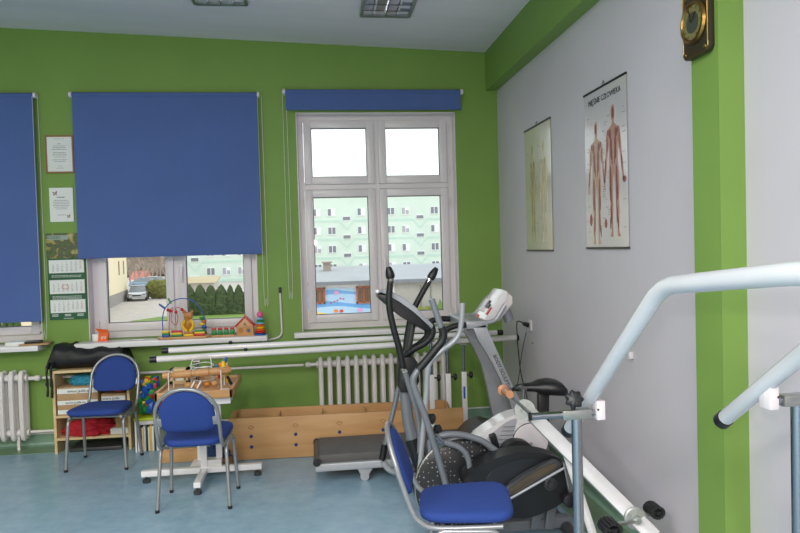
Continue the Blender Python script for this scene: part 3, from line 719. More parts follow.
q = P(180, 371, Y=yb - .12); t = thing('wooden_frame_toy', 'small pale wood frame block at the back of the work table', 'wooden toy', (q.x, yb - .12, zt_in))
b = MB(); z0 = zt_in; b.boxm((q.x - .065, yb - .16, z0), (q.x + .065, yb - .08, z0 + .02)).boxm((q.x - .065, yb - .16, z0), (q.x - .047, yb - .08, z0 + .11)).boxm((q.x + .047, yb - .16, z0), (q.x + .065, yb - .08, z0 + .11)).boxm((q.x - .065, yb - .16, z0 + .095), (q.x + .065, yb - .08, z0 + .11))
b.build('frame', 'pale', t); MB().boxm((q.x - .03, yb - .14, z0 + .02), (q.x + .03, yb - .1, z0 + .06)).build('block', 'paper', t)
q = P(224, 386, Y=yf + .3); t = thing('figure_toy', 'tall colourful stacked wooden toy with yellow legs at the right table end', 'wooden toy', (q.x, yf + .3, zt_in))
z0 = zt_in
b = MB()
for dx in (-.02, .02): b.tube([(q.x + dx * 1.2, yf + .3, z0 + .008), (q.x + dx, yf + .31, z0 + .05), (q.x + dx * .4, yf + .3, z0 + .1)], .008, 8)
b.lathe((q.x, yf + .3, z0 + .09), [(.02, 0), (.026, .02), (.018, .05), (.012, .08)]); b.build('yellow_body', 'yellow', t)
for k, (m, dx, dz) in enumerate((('blue', -.045, .12), ('orange', -.02, .13), ('grn', .0, .15), ('beech', .024, .13), ('red', -.03, .07), ('orange', .03, .10), ('blue', .014, .17))):
    MB().box((q.x + dx, yf + .31, z0 + dz), (.02, .022, .055), rot=(0, .12 * (k - 3), 0), bevel=.005).build('toy_block', m, t)
MB().beam((q.x + .03, yf + .27, z0 + .06), (q.x + .065, yf + .22, z0 + .012), .018, .014, .003).build('black_handle', 'black', t)
one(MB().box((P(180, 390, Z=zt_in).x, yf + .07, zt_in + .006), (.05, .03, .012), rot=(0, 0, .6), bevel=.003), 'clip', 'black', 'small black clip lying near the front edge of the table', 'clip')

# ================================================================== plywood trough
A = P(160, 459, Z=0); yF = P(300, 450, Z=0).y; yF = -.77
bx0 = P(229, 458, Y=yF).x; bx1 = P(464, 425, Y=-.85).x; yB = -.52; zf = P(300, 415, Y=yF).z; zr = P(300, 405, Y=-.2).z; bxb = bx1 - .07
t = thing('plywood_box', 'long low plywood compartment box beneath the radiator, behind the treadmill', 'box', (bx0, yF, 0))
MB().boxm((bx0, yF, .004), (bx1, yF + .018, zf), .002).build('front_panel', 'ply', t)
zf = .29; zk = .33
pr = [(bx0 - .02, yB, .004), (bxb, yB, .004), (bxb, yB, zk - .05), (bxb - .015, yB, zk - .015), (bxb - .05, yB, zk), (bx0 + .05, yB, zk), (bx0 - .005, yB, zk - .015), (bx0 - .02, yB, zk - .05)]
MB().poly(pr, (0, .018, 0)).build('back_panel', 'ply', t)
MB().boxm((bx0, yF + .018, .004), (bx1 - .07, yB, .022)).build('bottom_panel', 'ply', t)
for i in range(6):
    x = bx0 + .02 + (bxb - bx0 - .06) * i / 5
    MB().poly([(x, yF + .018, .022), (x, yB, .022), (x, yB, zk - .02), (x, yB - .04, zk - .025), (x, yB - .12, zf - .01), (x, yF + .018, zf - .012)], (.018, 0, 0)).build('divider', 'ply', t)
for i in range(5):
    x = bx0 + .17 + (bxb - bx0 - .06) * i / 5
    for z in (.10, .18): MB().cyl((x, yF + .001, z), (x, yF - .003, z), .013, n=16).build('bolt', M['navycloth'], t)
    MB().tube([(x - .02, yF - .0005, zf - .04), (x, yF - .0005, zf - .055), (x + .02, yF - .0005, zf - .04), (x, yF - .0005, zf - .03)], .0025, 6, 4, closed=True).build('grip_hole', 'plyedge', t)
t.rotation_euler.z = math.radians(-2.4)
# loose board and cushion left of it
a = P(160, 463, Z=0); b_ = P(228, 455, Z=0)
one(MB().boxm((a.x, -.72, .002), (bx0 - .06, -.70, .105), .002), 'plywood_board', 'ply', 'low plywood board lying on edge under the work table', 'board')
heap('cushion', (bx0 - .08, -.86, .0), (.09, .07, .12), 'navycloth', 'dark blue cloth bundle on the floor under the work table', 'cloth', 9)
one(MB().boxm((bx0 - .05, -.98, 0), (bx0 + .04, -.86, .055), .003).boxm((bx0 - .045, -.975, .056), (bx0 + .035, -.865, .07), .003), 'wooden_block', 'plyedge', 'small brown wooden block on the floor beside the plywood box', 'block')

# ================================================================== stored parallel bar tubes + stands
def tubebar(pl, pr, z, label, r=.026):
    a = P(*pl, Z=z); b = P(*pr, Z=z)
    t = thing('bar_tube', label, 'bar', ((a.x + b.x) / 2, (a.y + b.y) / 2, z - r), 'white bars stored below the window sills')
    MB().cyl(a, b, r).build('tube', 'tube_white', t)
    d = (b - a).normalized()
    for e, s in ((a, -1), (b, 1)): MB().cyl(e - d * s * .02, e + d * s * .03, r + .002).build('end_cap', 'black', t)
    return a, b
TA = tubebar((166, 350.5), (499, 332.5), .85, 'upper of the two long white bars below the window sills', .021)
TB = tubebar((154, 359.5), (519, 337.5), .792, 'lower of the two long white bars, reaching the white wall', .023)
def stand(px, ybase, ztop, label, knob=True, px2=None):
    top = P(px, 360, Y=ybase); x = top.x; t = thing('bar_stand', label, 'stand', (x, ybase, 0), 'stands carrying the stored bars')
    MB().boxm((x - .02, ybase - .02, 0), (x + .02, ybase + .02, .54), .002).build('post', 'tube_white', t)
    MB().cyl((x, ybase, .52), (x, ybase, ztop), .0125).build('inner_tube', 'chrome', t)
    MB().boxm((x - .05, ybase - .16, 0), (x + .05, ybase + .1, .018), .004).build('base_plate', 'tube_white', t)
    if knob:
        b = MB(); b.cyl((x + .02, ybase, .51), (x + .045, ybase, .51), .006, n=8)
        b.lathe((x + .045, ybase, .51), [(.01, 0), (.026, .003), (.028, .02), (.02, .028), (0, .03)], (1, 0, 0), 12); b.build('knob', 'black', t)
    return t, x
ly = lambda T, x: T[0].y + (T[1].y - T[0].y) * (x - T[0].x) / (T[1].x - T[0].x)
for px, T, zt2, lb in ((447.5, TA, .82, 'thin chrome and white stand, left one near the treadmill handrail'), (463.5, TB, .76, 'chrome and white stand with blue sticker, right of the other stand'), (431, TA, .82, 'white bar stand rising just right of the black elliptical hub')):
    x = P(px, 360, Y=-.42).x; y = ly(T, x); t, x = stand(px, y, zt2, lb)
    b = MB(); b.box((x, y, zt2 + .0), (.05, .05, .012), bevel=.002); b.build('saddle', 'steel', t)
    if px == 463.5: MB().boxm((x - .012, y - .0215, .32), (x + .004, y - .0195, .42)).build('sticker', 'blue', t)
x = P(197, 360, Y=-.75).x; y = ly(TB, x); t, x = stand(197, y, .76, 'white bar stand behind the work table', knob=False)
MB().box((x, y, .76), (.05, .05, .012), bevel=.002).build('saddle', 'steel', t)
x = P(300, 360, Y=-.6).x
for px in (227, 184):
    q = P(px, 355 - (6 if px == 227 else 0), Y=-.6)
for u, T in ((.23, TB), (.18, TA)):
    p = T[0].lerp(T[1], u); b = MB(); b.lathe(p + V((0, -.0, .024)), [(.012, 0), (.016, .01), (.012, .022), (0, .024)]); one(b, 'clamp_knob', 'black', 'small black knob on top of the %s stored bar' % ('lower' if T is TB else 'upper'), 'knob')

# ================================================================== things on the sills
ZS = WZ0 - .002
def at(px, py=None, y=-.08): return P(px, 340, Y=y).x
# sill 1
q = at(18); one(MB().box((q, -.1, ZS + .016), (.14, .12, .032), rot=(0, 0, .1), bevel=.003), 'paper_stack', 'paper', 'stack of white papers on the leftmost window sill', 'papers')
t = one(MB().box((at(37), -.1, ZS + .007), (.22, .15, .013), rot=(0, 0, .12), bevel=.002), 'notebook', 'card', 'brown notebook lying on the leftmost window sill', 'notebook')
one(MB().box((at(35), -.1, ZS + .024), (.12, .08, .018), rot=(0, 0, .2), bevel=.004), 'black_case', 'black', 'small black case lying on the brown notebook', 'case')
# sill 2
q = at(96, y=-.05); one(MB().box((q, -.04, ZS + .03), (.05, .05, .06), bevel=.004), 'small_box', 'paper', 'small white box at the left end of the middle window sill', 'box')
q = at(104, y=-.05); t = thing('orange_carton', 'open orange carton with white squiggles on the middle window sill', 'carton', (q, -.05, ZS))
a_ = .04; MB().poly([(q - .042, -.075, ZS), (q + .032, -.075, ZS), (q + .042, -.075, ZS + .065), (q - .03, -.075, ZS + .075)], (0, .05, 0)).build('body', 'orange', t)
MB().poly([(q - .03, -.074, ZS + .072), (q + .042, -.074, ZS + .063), (q + .05, -.09, ZS + .095), (q - .055, -.09, ZS + .11)], (0, .002, 0)).build('flap', 'orange', t)
text('lettering', 'av', .05, (q + .004, -.0765, ZS + .018), (PI / 2, 0, 0), 'paper', t)
one(MB().box((at(140), -.11, ZS + .004), (.11, .02, .007), rot=(0, 0, .15), bevel=.002), 'pen', 'steel', 'thin grey pen lying on the middle sill left of the bead maze', 'pen')
# train board with bead maze
yT = -.11; xa = P(158, 336, Y=yT).x; xb = P(211, 336, Y=yT).x
t = thing('bead_maze', 'wooden bead maze board with blue wire arches and a wooden bear', 'bead maze', ((xa + xb) / 2, yT, ZS))
b = MB(); b.poly([(xa, yT - .02, ZS + .001), (xa + .03, yT - .06, ZS + .001), (xb - .03, yT - .06, ZS + .001), (xb, yT - .02, ZS + .001), (xb, yT + .02, ZS + .001), (xb - .03, yT + .06, ZS + .001), (xa + .03, yT + .06, ZS + .001), (xa, yT + .02, ZS + .001)], (0, 0, .018), .002); b.build('board', 'beech', t)
def PT(px, py, y=yT): return P(px, py, Y=y)
MB().tube([PT(163, 331), PT(162.5, 318), PT(166, 307), PT(176, 299.5), PT(190, 299.5), PT(200, 308), PT(205, 320), PT(206, 331)], .0042, 8, 5).build('wire_arch', 'blue', t)
MB().tube([PT(169, 331, yT + .03), PT(170, 312, yT + .03), PT(173, 308, yT + .03), PT(171, 320, yT + .03), PT(176, 325, yT + .03), PT(178, 318, yT + .03), PT(176, 308, yT + .03), PT(184, 310, yT + .03), PT(190, 318, yT + .03), PT(190, 331, yT + .03)], .003, 8, 5).build('wire_arch', 'red', t)
for px, py, m in ((168, 310, 'red'), (170.5, 311, 'red'), (176, 312, 'red'), (182, 309.5, 'red'), (184, 312, 'orange')): MB().ball(PT(px, py, yT + .03), .014, n=10).build('bead', m, t)
MB().beam(PT(159, 304), PT(165, 308.5), .016, .016, .003).build('bead', 'blue', t); MB().beam(PT(168, 298), PT(171, 303.5), .014, .014, .003).build('bead', 'grn', t)
for px, w, ms in ((166, .06, ('blue', 'grn', 'yellow')), (177, .09, ('grn', 'yellow', 'red')), (189, .08, ('yellow', 'tan', None)), (200, .085, ('red', 'yellow', 'grn'))):
    x = P(px, 333, Y=yT - .02).x
    for k, m in enumerate(ms):
        if m: MB().box((x, yT - .02, ZS + .02 + .009 + k * .017), (w * (1 - .04 * k), .05, .0165), bevel=.003).build('stacked_block', m, t)
# bear figure (generic wooden)
x = P(188.5, 320, Y=yT - .01).x; zz = ZS + .06; s = .84
bt = MB(); bt.lathe((x, yT - .01, zz), [(.014, 0), (.02, .01), (.042, .045), (.04, .085), (.024, .105)]); bear = bt.build('bear', 'tan', t)
b = MB(); b.box((x, yT - .01, zz + .128), (.07, .05, .055), bevel=.014)
for sx in (-1, 1): b.ball((x + sx * .03, yT - .01, zz + .158), .014, n=8)
b.ball((x, yT - .034, zz + .112), .011, n=8); b.build('bear_head', 'tan', bear)
b = MB()
for sx in (-1, 1): b.tube([(x + sx * .02, yT - .045, zz + .095), (x + sx * .044, yT - .04, zz + .05), (x + sx * .014, yT - .035, zz + .0)], .013, 8)
b.build('bear_arms', 'yellow', bear)
x = P(203, 322, Y=yT).x
for k, m in enumerate(('grn', 'tan', 'blue', 'yellow', 'tan', 'grn')): MB().ball((x + .008 * (-1) ** k, yT, ZS + .04 + k * .024), .019, (1.2, 1, .8), n=10).build('stacked_bead', m, t)
# pegs on a board
xa = P(211.5, 334, Y=yT).x; xb = P(235, 334, Y=yT).x
t = thing('peg_board', 'small wooden board with red and green pegs between maze and toy house', 'toy', ((xa + xb) / 2, yT, ZS))
MB().boxm((xa, yT - .035, ZS), (xb, yT + .035, ZS + .016), .003).build('board', 'beech', t)
for i in range(4):
    x = xa + .022 + i * (xb - xa - .044) / 3
    MB().boxm((x - .019, yT - .02, ZS + .017), (x + .019, yT + .02, ZS + .058), .004).build('green_peg', 'grn', t); MB().boxm((x - .016, yT - .016, ZS + .058), (x + .016, yT + .016, ZS + .078), .004).build('red_peg', 'red', t)
# toy house
xa = P(237, 334, Y=yT).x; xb = P(254, 334, Y=yT).x; xm = (xa + xb) / 2; w = (xb - xa) / 2
t = thing('toy_house', 'little wooden sorting house with a red roof on the sill', 'toy house', (xm, yT, ZS)); z = ZS
MB().poly([(xm - w, yT - .03, z), (xm + w, yT - .03, z), (xm + w, yT - .03, z + .085), (xm, yT - .03, z + .155), (xm - w, yT - .03, z + .085)], (0, .06, 0), .002).build('body', 'beech', t)
for sx in (-1, 1):
    r_ = MB(); r_.beam((xm + sx * (w + .012), yT, z + .08), (xm - sx * .002, yT, z + .166), .012, .085, .002, up=(0, 1, 0))
    ro = r_.build('roof', 'red', t)
MB().boxm((xm - .008, yT - .01, z + .15), (xm + .008, yT + .01, z + .185)).build('chimney', 'beech', t)
for dx, dz in ((-.035, .05), (.03, .045)): MB().lathe((xm + dx, yT - .0305, z + dz), [(.021, 0), (.021, -.003), (.014, -.003), (.014, .001)], (0, 1, 0)).build('hole_ring', 'tan', t)
MB().ball((xm + .03, yT - .03, z + .045), .012, (1, .4, 1)).build('blue_shape', 'blue', t); MB().lathe((xm, yT - .0305, z + .1), [(.011, 0), (.011, -.003), (0, -.003)], (0, 1, 0)).build('window_hole', 'plyedge', t)
# ring stacker
q = P(260.5, 334, Y=yT); x = min(q.x, -.455); t = thing('ring_stacker', 'stacking ring toy topped by a pink ball on the sill', 'stacking toy', (x, yT, ZS)); z = ZS
MB().lathe((x, yT, z), [(.046, 0), (.046, .012), (.03, .018)]).build('base', 'blue', t)
for k, (m, r_) in enumerate((('red', .042), ('orange', .04), ('yellow', .038), ('orange', .036), ('ltblue', .034), ('grn', .033), ('ltblue', .031))):
    zz = z + .018 + k * .0185; rr_ = r_; MB().lathe((x, yT, zz), [(rr_ - .008, 0), (rr_, .005), (rr_, .012), (rr_ - .008, .018)]).build('ring', m, t)
MB().ball((x, yT, z + .018 + 7 * .0185 + .026), .028).build('ball', 'pink', t)
# ================================================================== TREADMILL
def Q(px, py, y): return P(px, py, Y=y)
yn, yfr = -1.42, -.93; ym = (yn + yfr) / 2
xl = Q(315, 460, yn).x; xr = 1.50
t = thing('treadmill', 'grey treadmill with its deck pointing left and white console raised at the wall', 'treadmill', ((xl + xr) / 2, ym, 0))
zd = .19
for y in (yn, yfr - .05):
    MB().boxm((xl, y, .085), (xr - .2, y + .05, .135), .006).build('side_rail', 'silver', t)
b = MB(); b.boxm((xl + .02, yn + .05, .10), (xr - .35, yfr - .05, .115)); b.build('deck', 'dark', t)
b = MB(); b.fil([(xl + .05, ym - .0, .125), (xl + .02, ym, .125)], .001, .01)
b = MB(); x0, x1 = xl + .035, xr - .4
prof = [(x0, .13), (x0 - .025, .155), (x0, zd), (x1, zd), (x1, .13)]
b.poly([(x, yn + .03, z) for x, z in prof], (0, yfr - yn - .06, 0), .003); b.build('belt', 'belt', t)
MB().cyl((xl + .012, yn + .01, .15), (xl + .012, yfr - .01, .15), .022).build('rear_roller', 'dark', t)
for y in (yn + .004, yfr - .004): MB().lathe((xl + .012, y, .15), [(.026, -.012), (.026, .012)], (0, 1, 0)).lathe((xl + .012, y, .15), [(.01, -.016), (.01, .016)], (0, 1, 0)).build('end_wheel', 'black', t)
for y in (yn + .025, yfr - .03):
    b = MB(); xx = xl + .33
    b.poly([(xx - .05, y - .012, .09), (xx + .06, y - .012, .09), (xx + .02, y - .012, .03), (xx - .02, y - .012, .03)], (0, .024, 0)); b.cyl((xx, y - .014, .03), (xx, y + .014, .03), .03); b.build('foot', 'silver', t)
    MB().cyl((xr - .3, y - .02, .04), (xr - .3, y + .02, .04), .04).build('foot', 'dark', t)
# motor hood
b = MB(); rings = []
for k in range(9):
    u = k / 8; x = xr - .48 + .46 * u; h = .13 + .17 * math.sin(PI * min(1, u * 1.15 + .12)) ** .8
    rings.append([b.bm.verts.new((x, y, z)) for y, z in [(yn + .01, .09), (yn + .01, h * .75), (yn + .05, h * .95), (ym, h), (yfr - .05, h * .95), (yfr - .01, h * .75), (yfr - .01, .09)]])
b.skin(rings); b.build('motor_hood', 'dark', t, ang=30)
# uprights
def upright(y, left, right, th=.05):
    pts = [Q(px, py, y) for px, py in left] + [Q(px, py, y) for px, py in right[::-1]]
    return MB().poly([(p.x, y, p.z) for p in pts], (0, th, 0), .006)
b = upright(yn, [(473, 327), (478, 340), (486, 352), (494, 366), (502, 383), (510, 402), (517, 425), (521, 447)], [(486, 324), (494, 344), (502, 362), (511, 382), (520, 400), (530, 420), (540, 440)])
un = b.build('upright', 'silver', t)
b = upright(yfr, [(464, 327), (466, 335), (476, 350), (482, 365), (487, 385), (491, 405), (495, 425), (499, 440)], [(474, 324), (484, 345), (492, 362), (500, 382), (506, 400), (512, 420), (517, 437)])
b.build('upright', 'silver', t)
d = (Q(515, 395, yn) - Q(495, 352, yn)); ang = math.atan2(d.z, d.x)
p = Q(503, 372, yn) + V((.02, -.002, -.02)); text('lettering', 'BODY SCULPTURE', .036, p - V((.03, 0, 0)), (PI / 2, 0, 0), 'ink', t).rotation_euler = (PI / 2, -ang, 0)
b = MB(); p0 = Q(494, 357, yn); p1 = Q(509, 390, yn); b.beam(p0 + V((-.012, -.002, 0)), p1 + V((-.012, -.002, 0)), .002, .008, up=(0, 1, 0)); b.build('stripe', 'tube_white', t)
p0 = Q(464, 323, yn); p1 = Q(488, 327, yn); MB().boxm((p0.x, yn, p1.z - .01), (p1.x, yfr + .05, p0.z + .01), .008).build('cross_bridge', 'silver', t)
for y, pr in ((yn, [(486, 323), (495, 320), (500, 313), (505, 305)]), (yfr, [(468, 317), (476, 313), (484, 302), (493, 293)])):
    MB().tube([Q(a_, b_, y + .02) for a_, b_ in pr], .016, 10).build('console_bracket', 'silver', t)
# handrails reaching back to the user
pr = [Q(466, 325, yn), Q(455, 326, yn), Q(444, 331, yn), Q(441, 338, yn)]
MB().tube(pr, .02, 12).build('handrail', 'grip', t)
p0 = Q(450, 314, yfr); p1 = Q(467, 323, yfr); MB().boxm((p0.x, yfr - .02, p1.z), (p1.x + .06, yfr + .05, p0.z), .008).build('handrail_box', 'silver', t)
MB().tube([Q(450, 319, yfr), Q(440, 319, yfr), Q(430, 322, yfr), Q(428, 330, yfr)], .022, 12).build('handrail', 'grip', t)
# console
oc = [(484, 321), (501, 294), (504, 290), (508, 292), (508, 298), (494, 320)]
y0 = yn + .06; MB().poly([(Q(a_, b_, y0).x, y0, Q(a_, b_, y0).z) for a_, b_ in oc], (0, .28, 0), .006).build('console', 'tube_white', t)
ob = [(493, 321), (507, 298), (509, 293), (513, 297), (513, 304), (500, 321)]
MB().poly([(Q(a_, b_, y0).x, y0 + .01, Q(a_, b_, y0).z) for a_, b_ in ob], (0, .26, 0), .006).build('console_back', 'rad', t)
b = MB(); s = Q(505, 314, y0 + .05); b.cyl(s + V((.0, 0, .03)), s + V((.03, -.005, -.05)), .037); b.build('cup_holder', 'greypaint', t)
def spot(pts, m, nm):
    MB().poly([(Q(a_, b_, y0).x, y0 - .004, Q(a_, b_, y0).z) for a_, b_ in pts], (0, .006, 0)).build(nm, m, t)
pb_ = Q(484, 321, y0); pt_ = Q(501, 294, y0); ev = pt_ - pb_; nv = V((-ev.z, 0, ev.x)).normalized()
def face(u, v, w, h, m, nm): c = pb_ + ev * u + V((0, .28 * v, 0)) + nv * .004; MB().box(c, (h, w, .01), rot=(0, -math.atan2(ev.z, ev.x), 0), bevel=.002).build(nm, m, t)
face(.35, .08, .04, .06, 'red', 'red_key'); face(.5, .42, .10, .035, 'black', 'black_clip'); face(.58, .5, .04, .05, 'black', 'black_clip'); face(.06, .8, .04, .03, 'red', 'red_key'); face(.5, .75, .12, .10, 'pvc', 'display')
# cables from the socket
pl_ = P(528, 320, X=XR)
b = MB(); b.cyl((XR - .02, sp.y, sp.z), (XR - .065, sp.y, sp.z + .015), .02, .014); b.tube([(XR - .06, sp.y, sp.z + .015), (XR - .09, sp.y + .03, sp.z + .03), (XR - .10, sp.y + .05, sp.z - .02), (XR - .08, sp.y + .05, sp.z - .35), (XR - .05, sp.y, sp.z - .55), (XR - .05, sp.y - .08, .2), (XR - .05, sp.y - .1, .03)], .0045, 7, 6)
one(b, 'power_cable', 'black', 'black power cable hanging from the wall socket', 'cable')
b = MB(); b.tube([(XR - .02, sp.y + .06, sp.z - .06), (XR - .045, sp.y + .12, sp.z - .25), (XR - .06, sp.y + .2, sp.z - .5), (XR - .08, sp.y + .35, sp.z - .62)], .003, 6, 6)
one(b, 'thin_cable', 'dark', 'thin grey cable running down beside the white wall socket', 'cable')

# ================================================================== ELLIPTICAL (hub and console)
YE = -1.83
t = thing('elliptical_trainer', 'elliptical trainer with black hub, two tall swing arms and slanted console', 'elliptical trainer', (Q(405, 470, YE).x, YE, 0))
post = [Q(402, 372, YE), Q(405, 395, YE), Q(408, 418, YE), Q(413, 440, YE), Q(420, 462, YE)]
MB().tube(post, .034, 16, 5, rr=lambda q: .03 + .012 * q).build('post', 'greypaint', t)
MB().tube([Q(412, 438, YE), Q(418, 455, YE), Q(422, 468, YE)], .05, 12, 4).build('post_boot', 'black', t)
hub = [(398, 358), (401, 354), (412, 355), (417, 362), (418, 380), (413, 390), (400, 391), (397, 384)]
MB().poly([(Q(a_, b_, YE).x, YE - .07, Q(a_, b_, YE).z) for a_, b_ in hub], (0, .14, 0), .018).build('hub_cover', 'black', t)
q = Q(407, 378, YE - .07); MB().lathe((q.x, YE - .07, q.z), [(.03, 0), (.03, -.006), (.024, -.008), (.024, -.003), (0, -.003)], (0, 1, 0)).build('hub_badge', 'dark', t)
for y, g, lo, nm in ((YE - .16, [(402, 366), (397, 345), (392, 325), (389.5, 308), (390, 297), (390.5, 282)], [(411, 392), (417, 412), (420, 435), (419, 464)], 'n'), (YE + .16, [(405, 366), (406, 345), (409, 325), (413, 311), (420, 297), (429, 281)], [(398, 390), (394, 408), (388, 432), (383, 455)], 'f')):
    if nm == 'n': g = [(403, 368), (399, 348), (394, 330), (390, 312), (389, 298), (390.5, 281)]
    G = [Q(a_, b_, y) for a_, b_ in g]
    ar = MB().tube(G, .019, 12, 5).build('swing_arm', 'grip', t)
    e = G[-1]; dd = (G[-1] - G[-2]).normalized()
    MB().cyl(e - dd * .012, e + dd * .02, .0185).build('arm_collar', 'chrome', ar)
    b = MB(); sd = V((-.02, 0, 0)) if nm == 'n' else V((.008, 0, .01)); b.tube([e + dd * .015, e + dd * .045 + sd * .4, e + dd * .085 + sd], .026, 12, 4, rr=lambda q: .020 + .010 * math.sin(PI * min(1, q * .9 + .1)) - .008 * q); b.build('arm_tip', 'black', ar)
    hz_ = Q(405, 372, y); MB().cyl((hz_.x, y, hz_.z), (hz_.x, YE, hz_.z), .016).build('pivot_pin', 'steel', ar)
    L_ = [hz_] + [Q(a_, b_, y) for a_, b_ in lo]
    lw = MB().tube(L_, .0165, 12, 5).build('lower_arm', 'greypaint', t)
    e = L_[-1]; MB().tube([e + V((.012, 0, .07)), e, e + V((-.01, 0, -.03))], .022, 12, 3).build('sleeve', 'black', lw)
    b = MB(); e2 = e + V((-.0, 0, -.04)); rb = (.95, y, .13)
    b.tube([e2, e2 + V((.06, 0, -.07)), (e.x + .25, y, .12), rb], .02, 10, 5); b.build('pedal_link', 'silver', t)
    MB().box((e.x + .32, y, .15), (.34, .12, .022), bevel=.008).build('foot_pedal', 'dark', t)
# fixed handlebar
MB().tube([Q(404, 356, YE - .05), Q(414, 349, YE - .07), Q(425, 343, YE - .09), Q(432, 335, YE - .1), Q(432, 327, YE - .1), Q(427, 322, YE - .1)], .02, 12, 5).build('fixed_handlebar', 'grip', t)
MB().tube([Q(404, 356, YE + .05), Q(411, 349, YE + .07), Q(420, 343, YE + .09), Q(427, 335, YE + .1), Q(426, 326, YE + .1), Q(424, 321, YE + .1)], .018, 12, 5).build('fixed_handlebar', 'grip', t)
MB().cyl(Q(407, 358, YE), Q(414, 316, YE), .02).build('console_stem', 'dark', t)
oc = [(377, 290), (383, 290.5), (396, 294), (408, 301), (418, 311), (430, 324), (428.5, 328), (423, 325)]
y0 = YE - .13
MB().poly([(Q(a_, b_, YE).x, y0, Q(a_, b_, YE).z) for a_, b_ in [(377, 290.5), (388, 290), (398, 294.5), (412, 304.5), (430, 323), (428, 327), (411, 309), (397, 299), (387, 294.5)]], (0, .26, 0), .006).build('console', 'silver', t)
MB().poly([(Q(a_, b_, YE).x, y0 + .01, Q(a_, b_, YE).z) for a_, b_ in [(377, 293), (387, 294), (397, 298.5), (411, 308.5), (428, 326.5), (422, 329), (410, 322), (398, 315), (387, 306), (378, 298)]], (0, .24, 0), .006).build('console_shell', 'black', t)
MB().ball(Q(377.5, 291.5, YE - .12), .016, (1, 1.4, .8)).build('console_tip', 'tube_white', t)
# frame on the floor
cx = Q(420, 466, YE).x
b = MB(); b.boxm((cx - .03, YE - .03, .05), (.98, YE + .03, .10), .006); b.build('base_beam', 'greypaint', t)
for x in (cx - .0, .95): MB().boxm((x - .03, YE - .26, .0), (x + .03, YE + .26, .05), .01).build('stabilizer', 'black', t)

# ================================================================== CROSS TRAINER (perforated flywheel guard, dark pod)
YC_ = -2.42
t = thing('cross_trainer', 'dark cross trainer with perforated round guard, grey handle tubes and oval cover', 'cross trainer', (Q(480, 500, YC_).x, YC_, 0))
def perf():
    m = mat('perforated_guard', (30, 30, 32), .35, var=.1, stretch=(1, 0, 1)); nt = m.node_tree; N = nt.nodes; L = nt.links; b = N['Principled BSDF']
    tc = N.new('ShaderNodeTexCoord'); vo = N.new('ShaderNodeTexVoronoi'); vo.inputs['Scale'].default_value = 42; vo.inputs['Randomness'].default_value = .25
    L.new(N['Mapping'].outputs['Vector'], vo.inputs['Vector']); rp = N.new('ShaderNodeValToRGB'); rp.color_ramp.interpolation = 'CONSTANT'
    rp.color_ramp.elements[0].color = col((150, 150, 152)); rp.color_ramp.elements[1].position = .17; rp.color_ramp.elements[1].color = col((30, 30, 33))
    L.new(vo.outputs['Distance'], rp.inputs['Fac']); L.new(rp.outputs[0], b.inputs['Base Color']); return m
dc = Q(463, 489, YC_); rd = .258
MB().lathe((dc.x, YC_, max(dc.z, rd + .03)), [(.03, -.035), (rd * .9, -.03), (rd, -.015), (rd, .03), (.03, .035)], (0, 1, 0), 64).build('flywheel_guard', perf(), t)
dz = max(dc.z, rd + .03)
b = MB(); b.tube([(dc.x + rd * math.cos(a_), YC_ - .01, dz + rd * math.sin(a_)) for a_ in [2 * PI * k / 48 for k in range(48)]], .005, 6, 1, closed=True); b.build('guard_rim', 'chair_metal', t)
MB().cyl((dc.x, YC_ - .06, dz), (dc.x, YC_ + .06, dz), .03).build('axle', 'steel', t)
yp = YC_ - .20
o = [(464, 480), (470, 473), (484, 464), (500, 457), (520, 452.5), (540, 453), (556, 457), (565, 463), (569, 477), (571, 493), (562, 503), (548, 511), (530, 517.5), (512, 518), (495, 513), (478, 502), (467, 490)]
sm = lambda o, y, k=3: [(p.x, y, p.z) for p in smoothpts([Q(a_, b_, y) for a_, b_ in o], k)]
MB().poly(sm(o, yp), (0, .12, 0), .018).build('side_cover', 'black', t)
o2 = [(486, 478), (500, 466), (520, 459), (538, 459), (548, 463), (530, 472), (512, 484), (500, 494), (490, 490)]
MB().poly(sm(o2, yp - .003), (0, .01, 0), .002).build('cover_inset', mat('navy_plastic', (26, 28, 34), .45), t)
o3 = [(505, 493), (507, 487), (522, 476), (540, 466), (553, 460), (562, 464), (558, 471), (540, 482), (522, 493), (511, 498)]
MB().poly(sm(o3, yp - .045), (0, .03, 0), .008).build('foot_pedal', 'dark', t)
o4 = [(509, 491), (524, 479), (541, 469), (553, 464.5), (557, 467), (543, 476), (526, 487), (513, 495)]
MB().poly(sm(o4, yp - .052), (0, .008, 0), .002).build('pedal_tread', mat('tread_bronze', (96, 84, 70), .35, metal=.4, bump=.3, bscale=50), t)
MB().cyl(Q(506, 501, yp - .05), Q(564, 468, yp - .05), .0065, n=10).build('crank_bar', 'silver', t)
q = Q(550, 483.5, yp); MB().lathe((q.x, yp, q.z), [(.034, 0), (.034, -.012), (.026, -.016), (.022, -.004), (.01, -.004), (.01, -.012), (0, -.012)], (0, 1, 0)).build('crank_hub', 'dark', t)
MB().beam(Q(565, 462, yp - .02), Q(571, 492, yp - .02), .03, .02, .003).build('axle_bracket', 'steel', t)
q = Q(568, 499, yp - .02); MB().lathe(q, [(.01, 0), (.035, .005), (.035, .03), (.02, .036)], (0, -1, 0), 10).build('knob', 'black', t)
MB().tube([Q(a_, b_, YC_ - .07) for a_, b_ in [(436, 437), (448, 434.5), (462, 435), (480, 440), (492, 448), (503, 458), (510, 472)]], .0175, 12, 5).build('arch_tube', 'greypaint', t)
MB().tube([Q(a_, b_, YC_ - .13) for a_, b_ in [(438, 441), (450, 444), (460, 448), (467, 456), (470, 470), (471, 496)]], .015, 12, 5).build('arch_tube', 'greypaint', t)
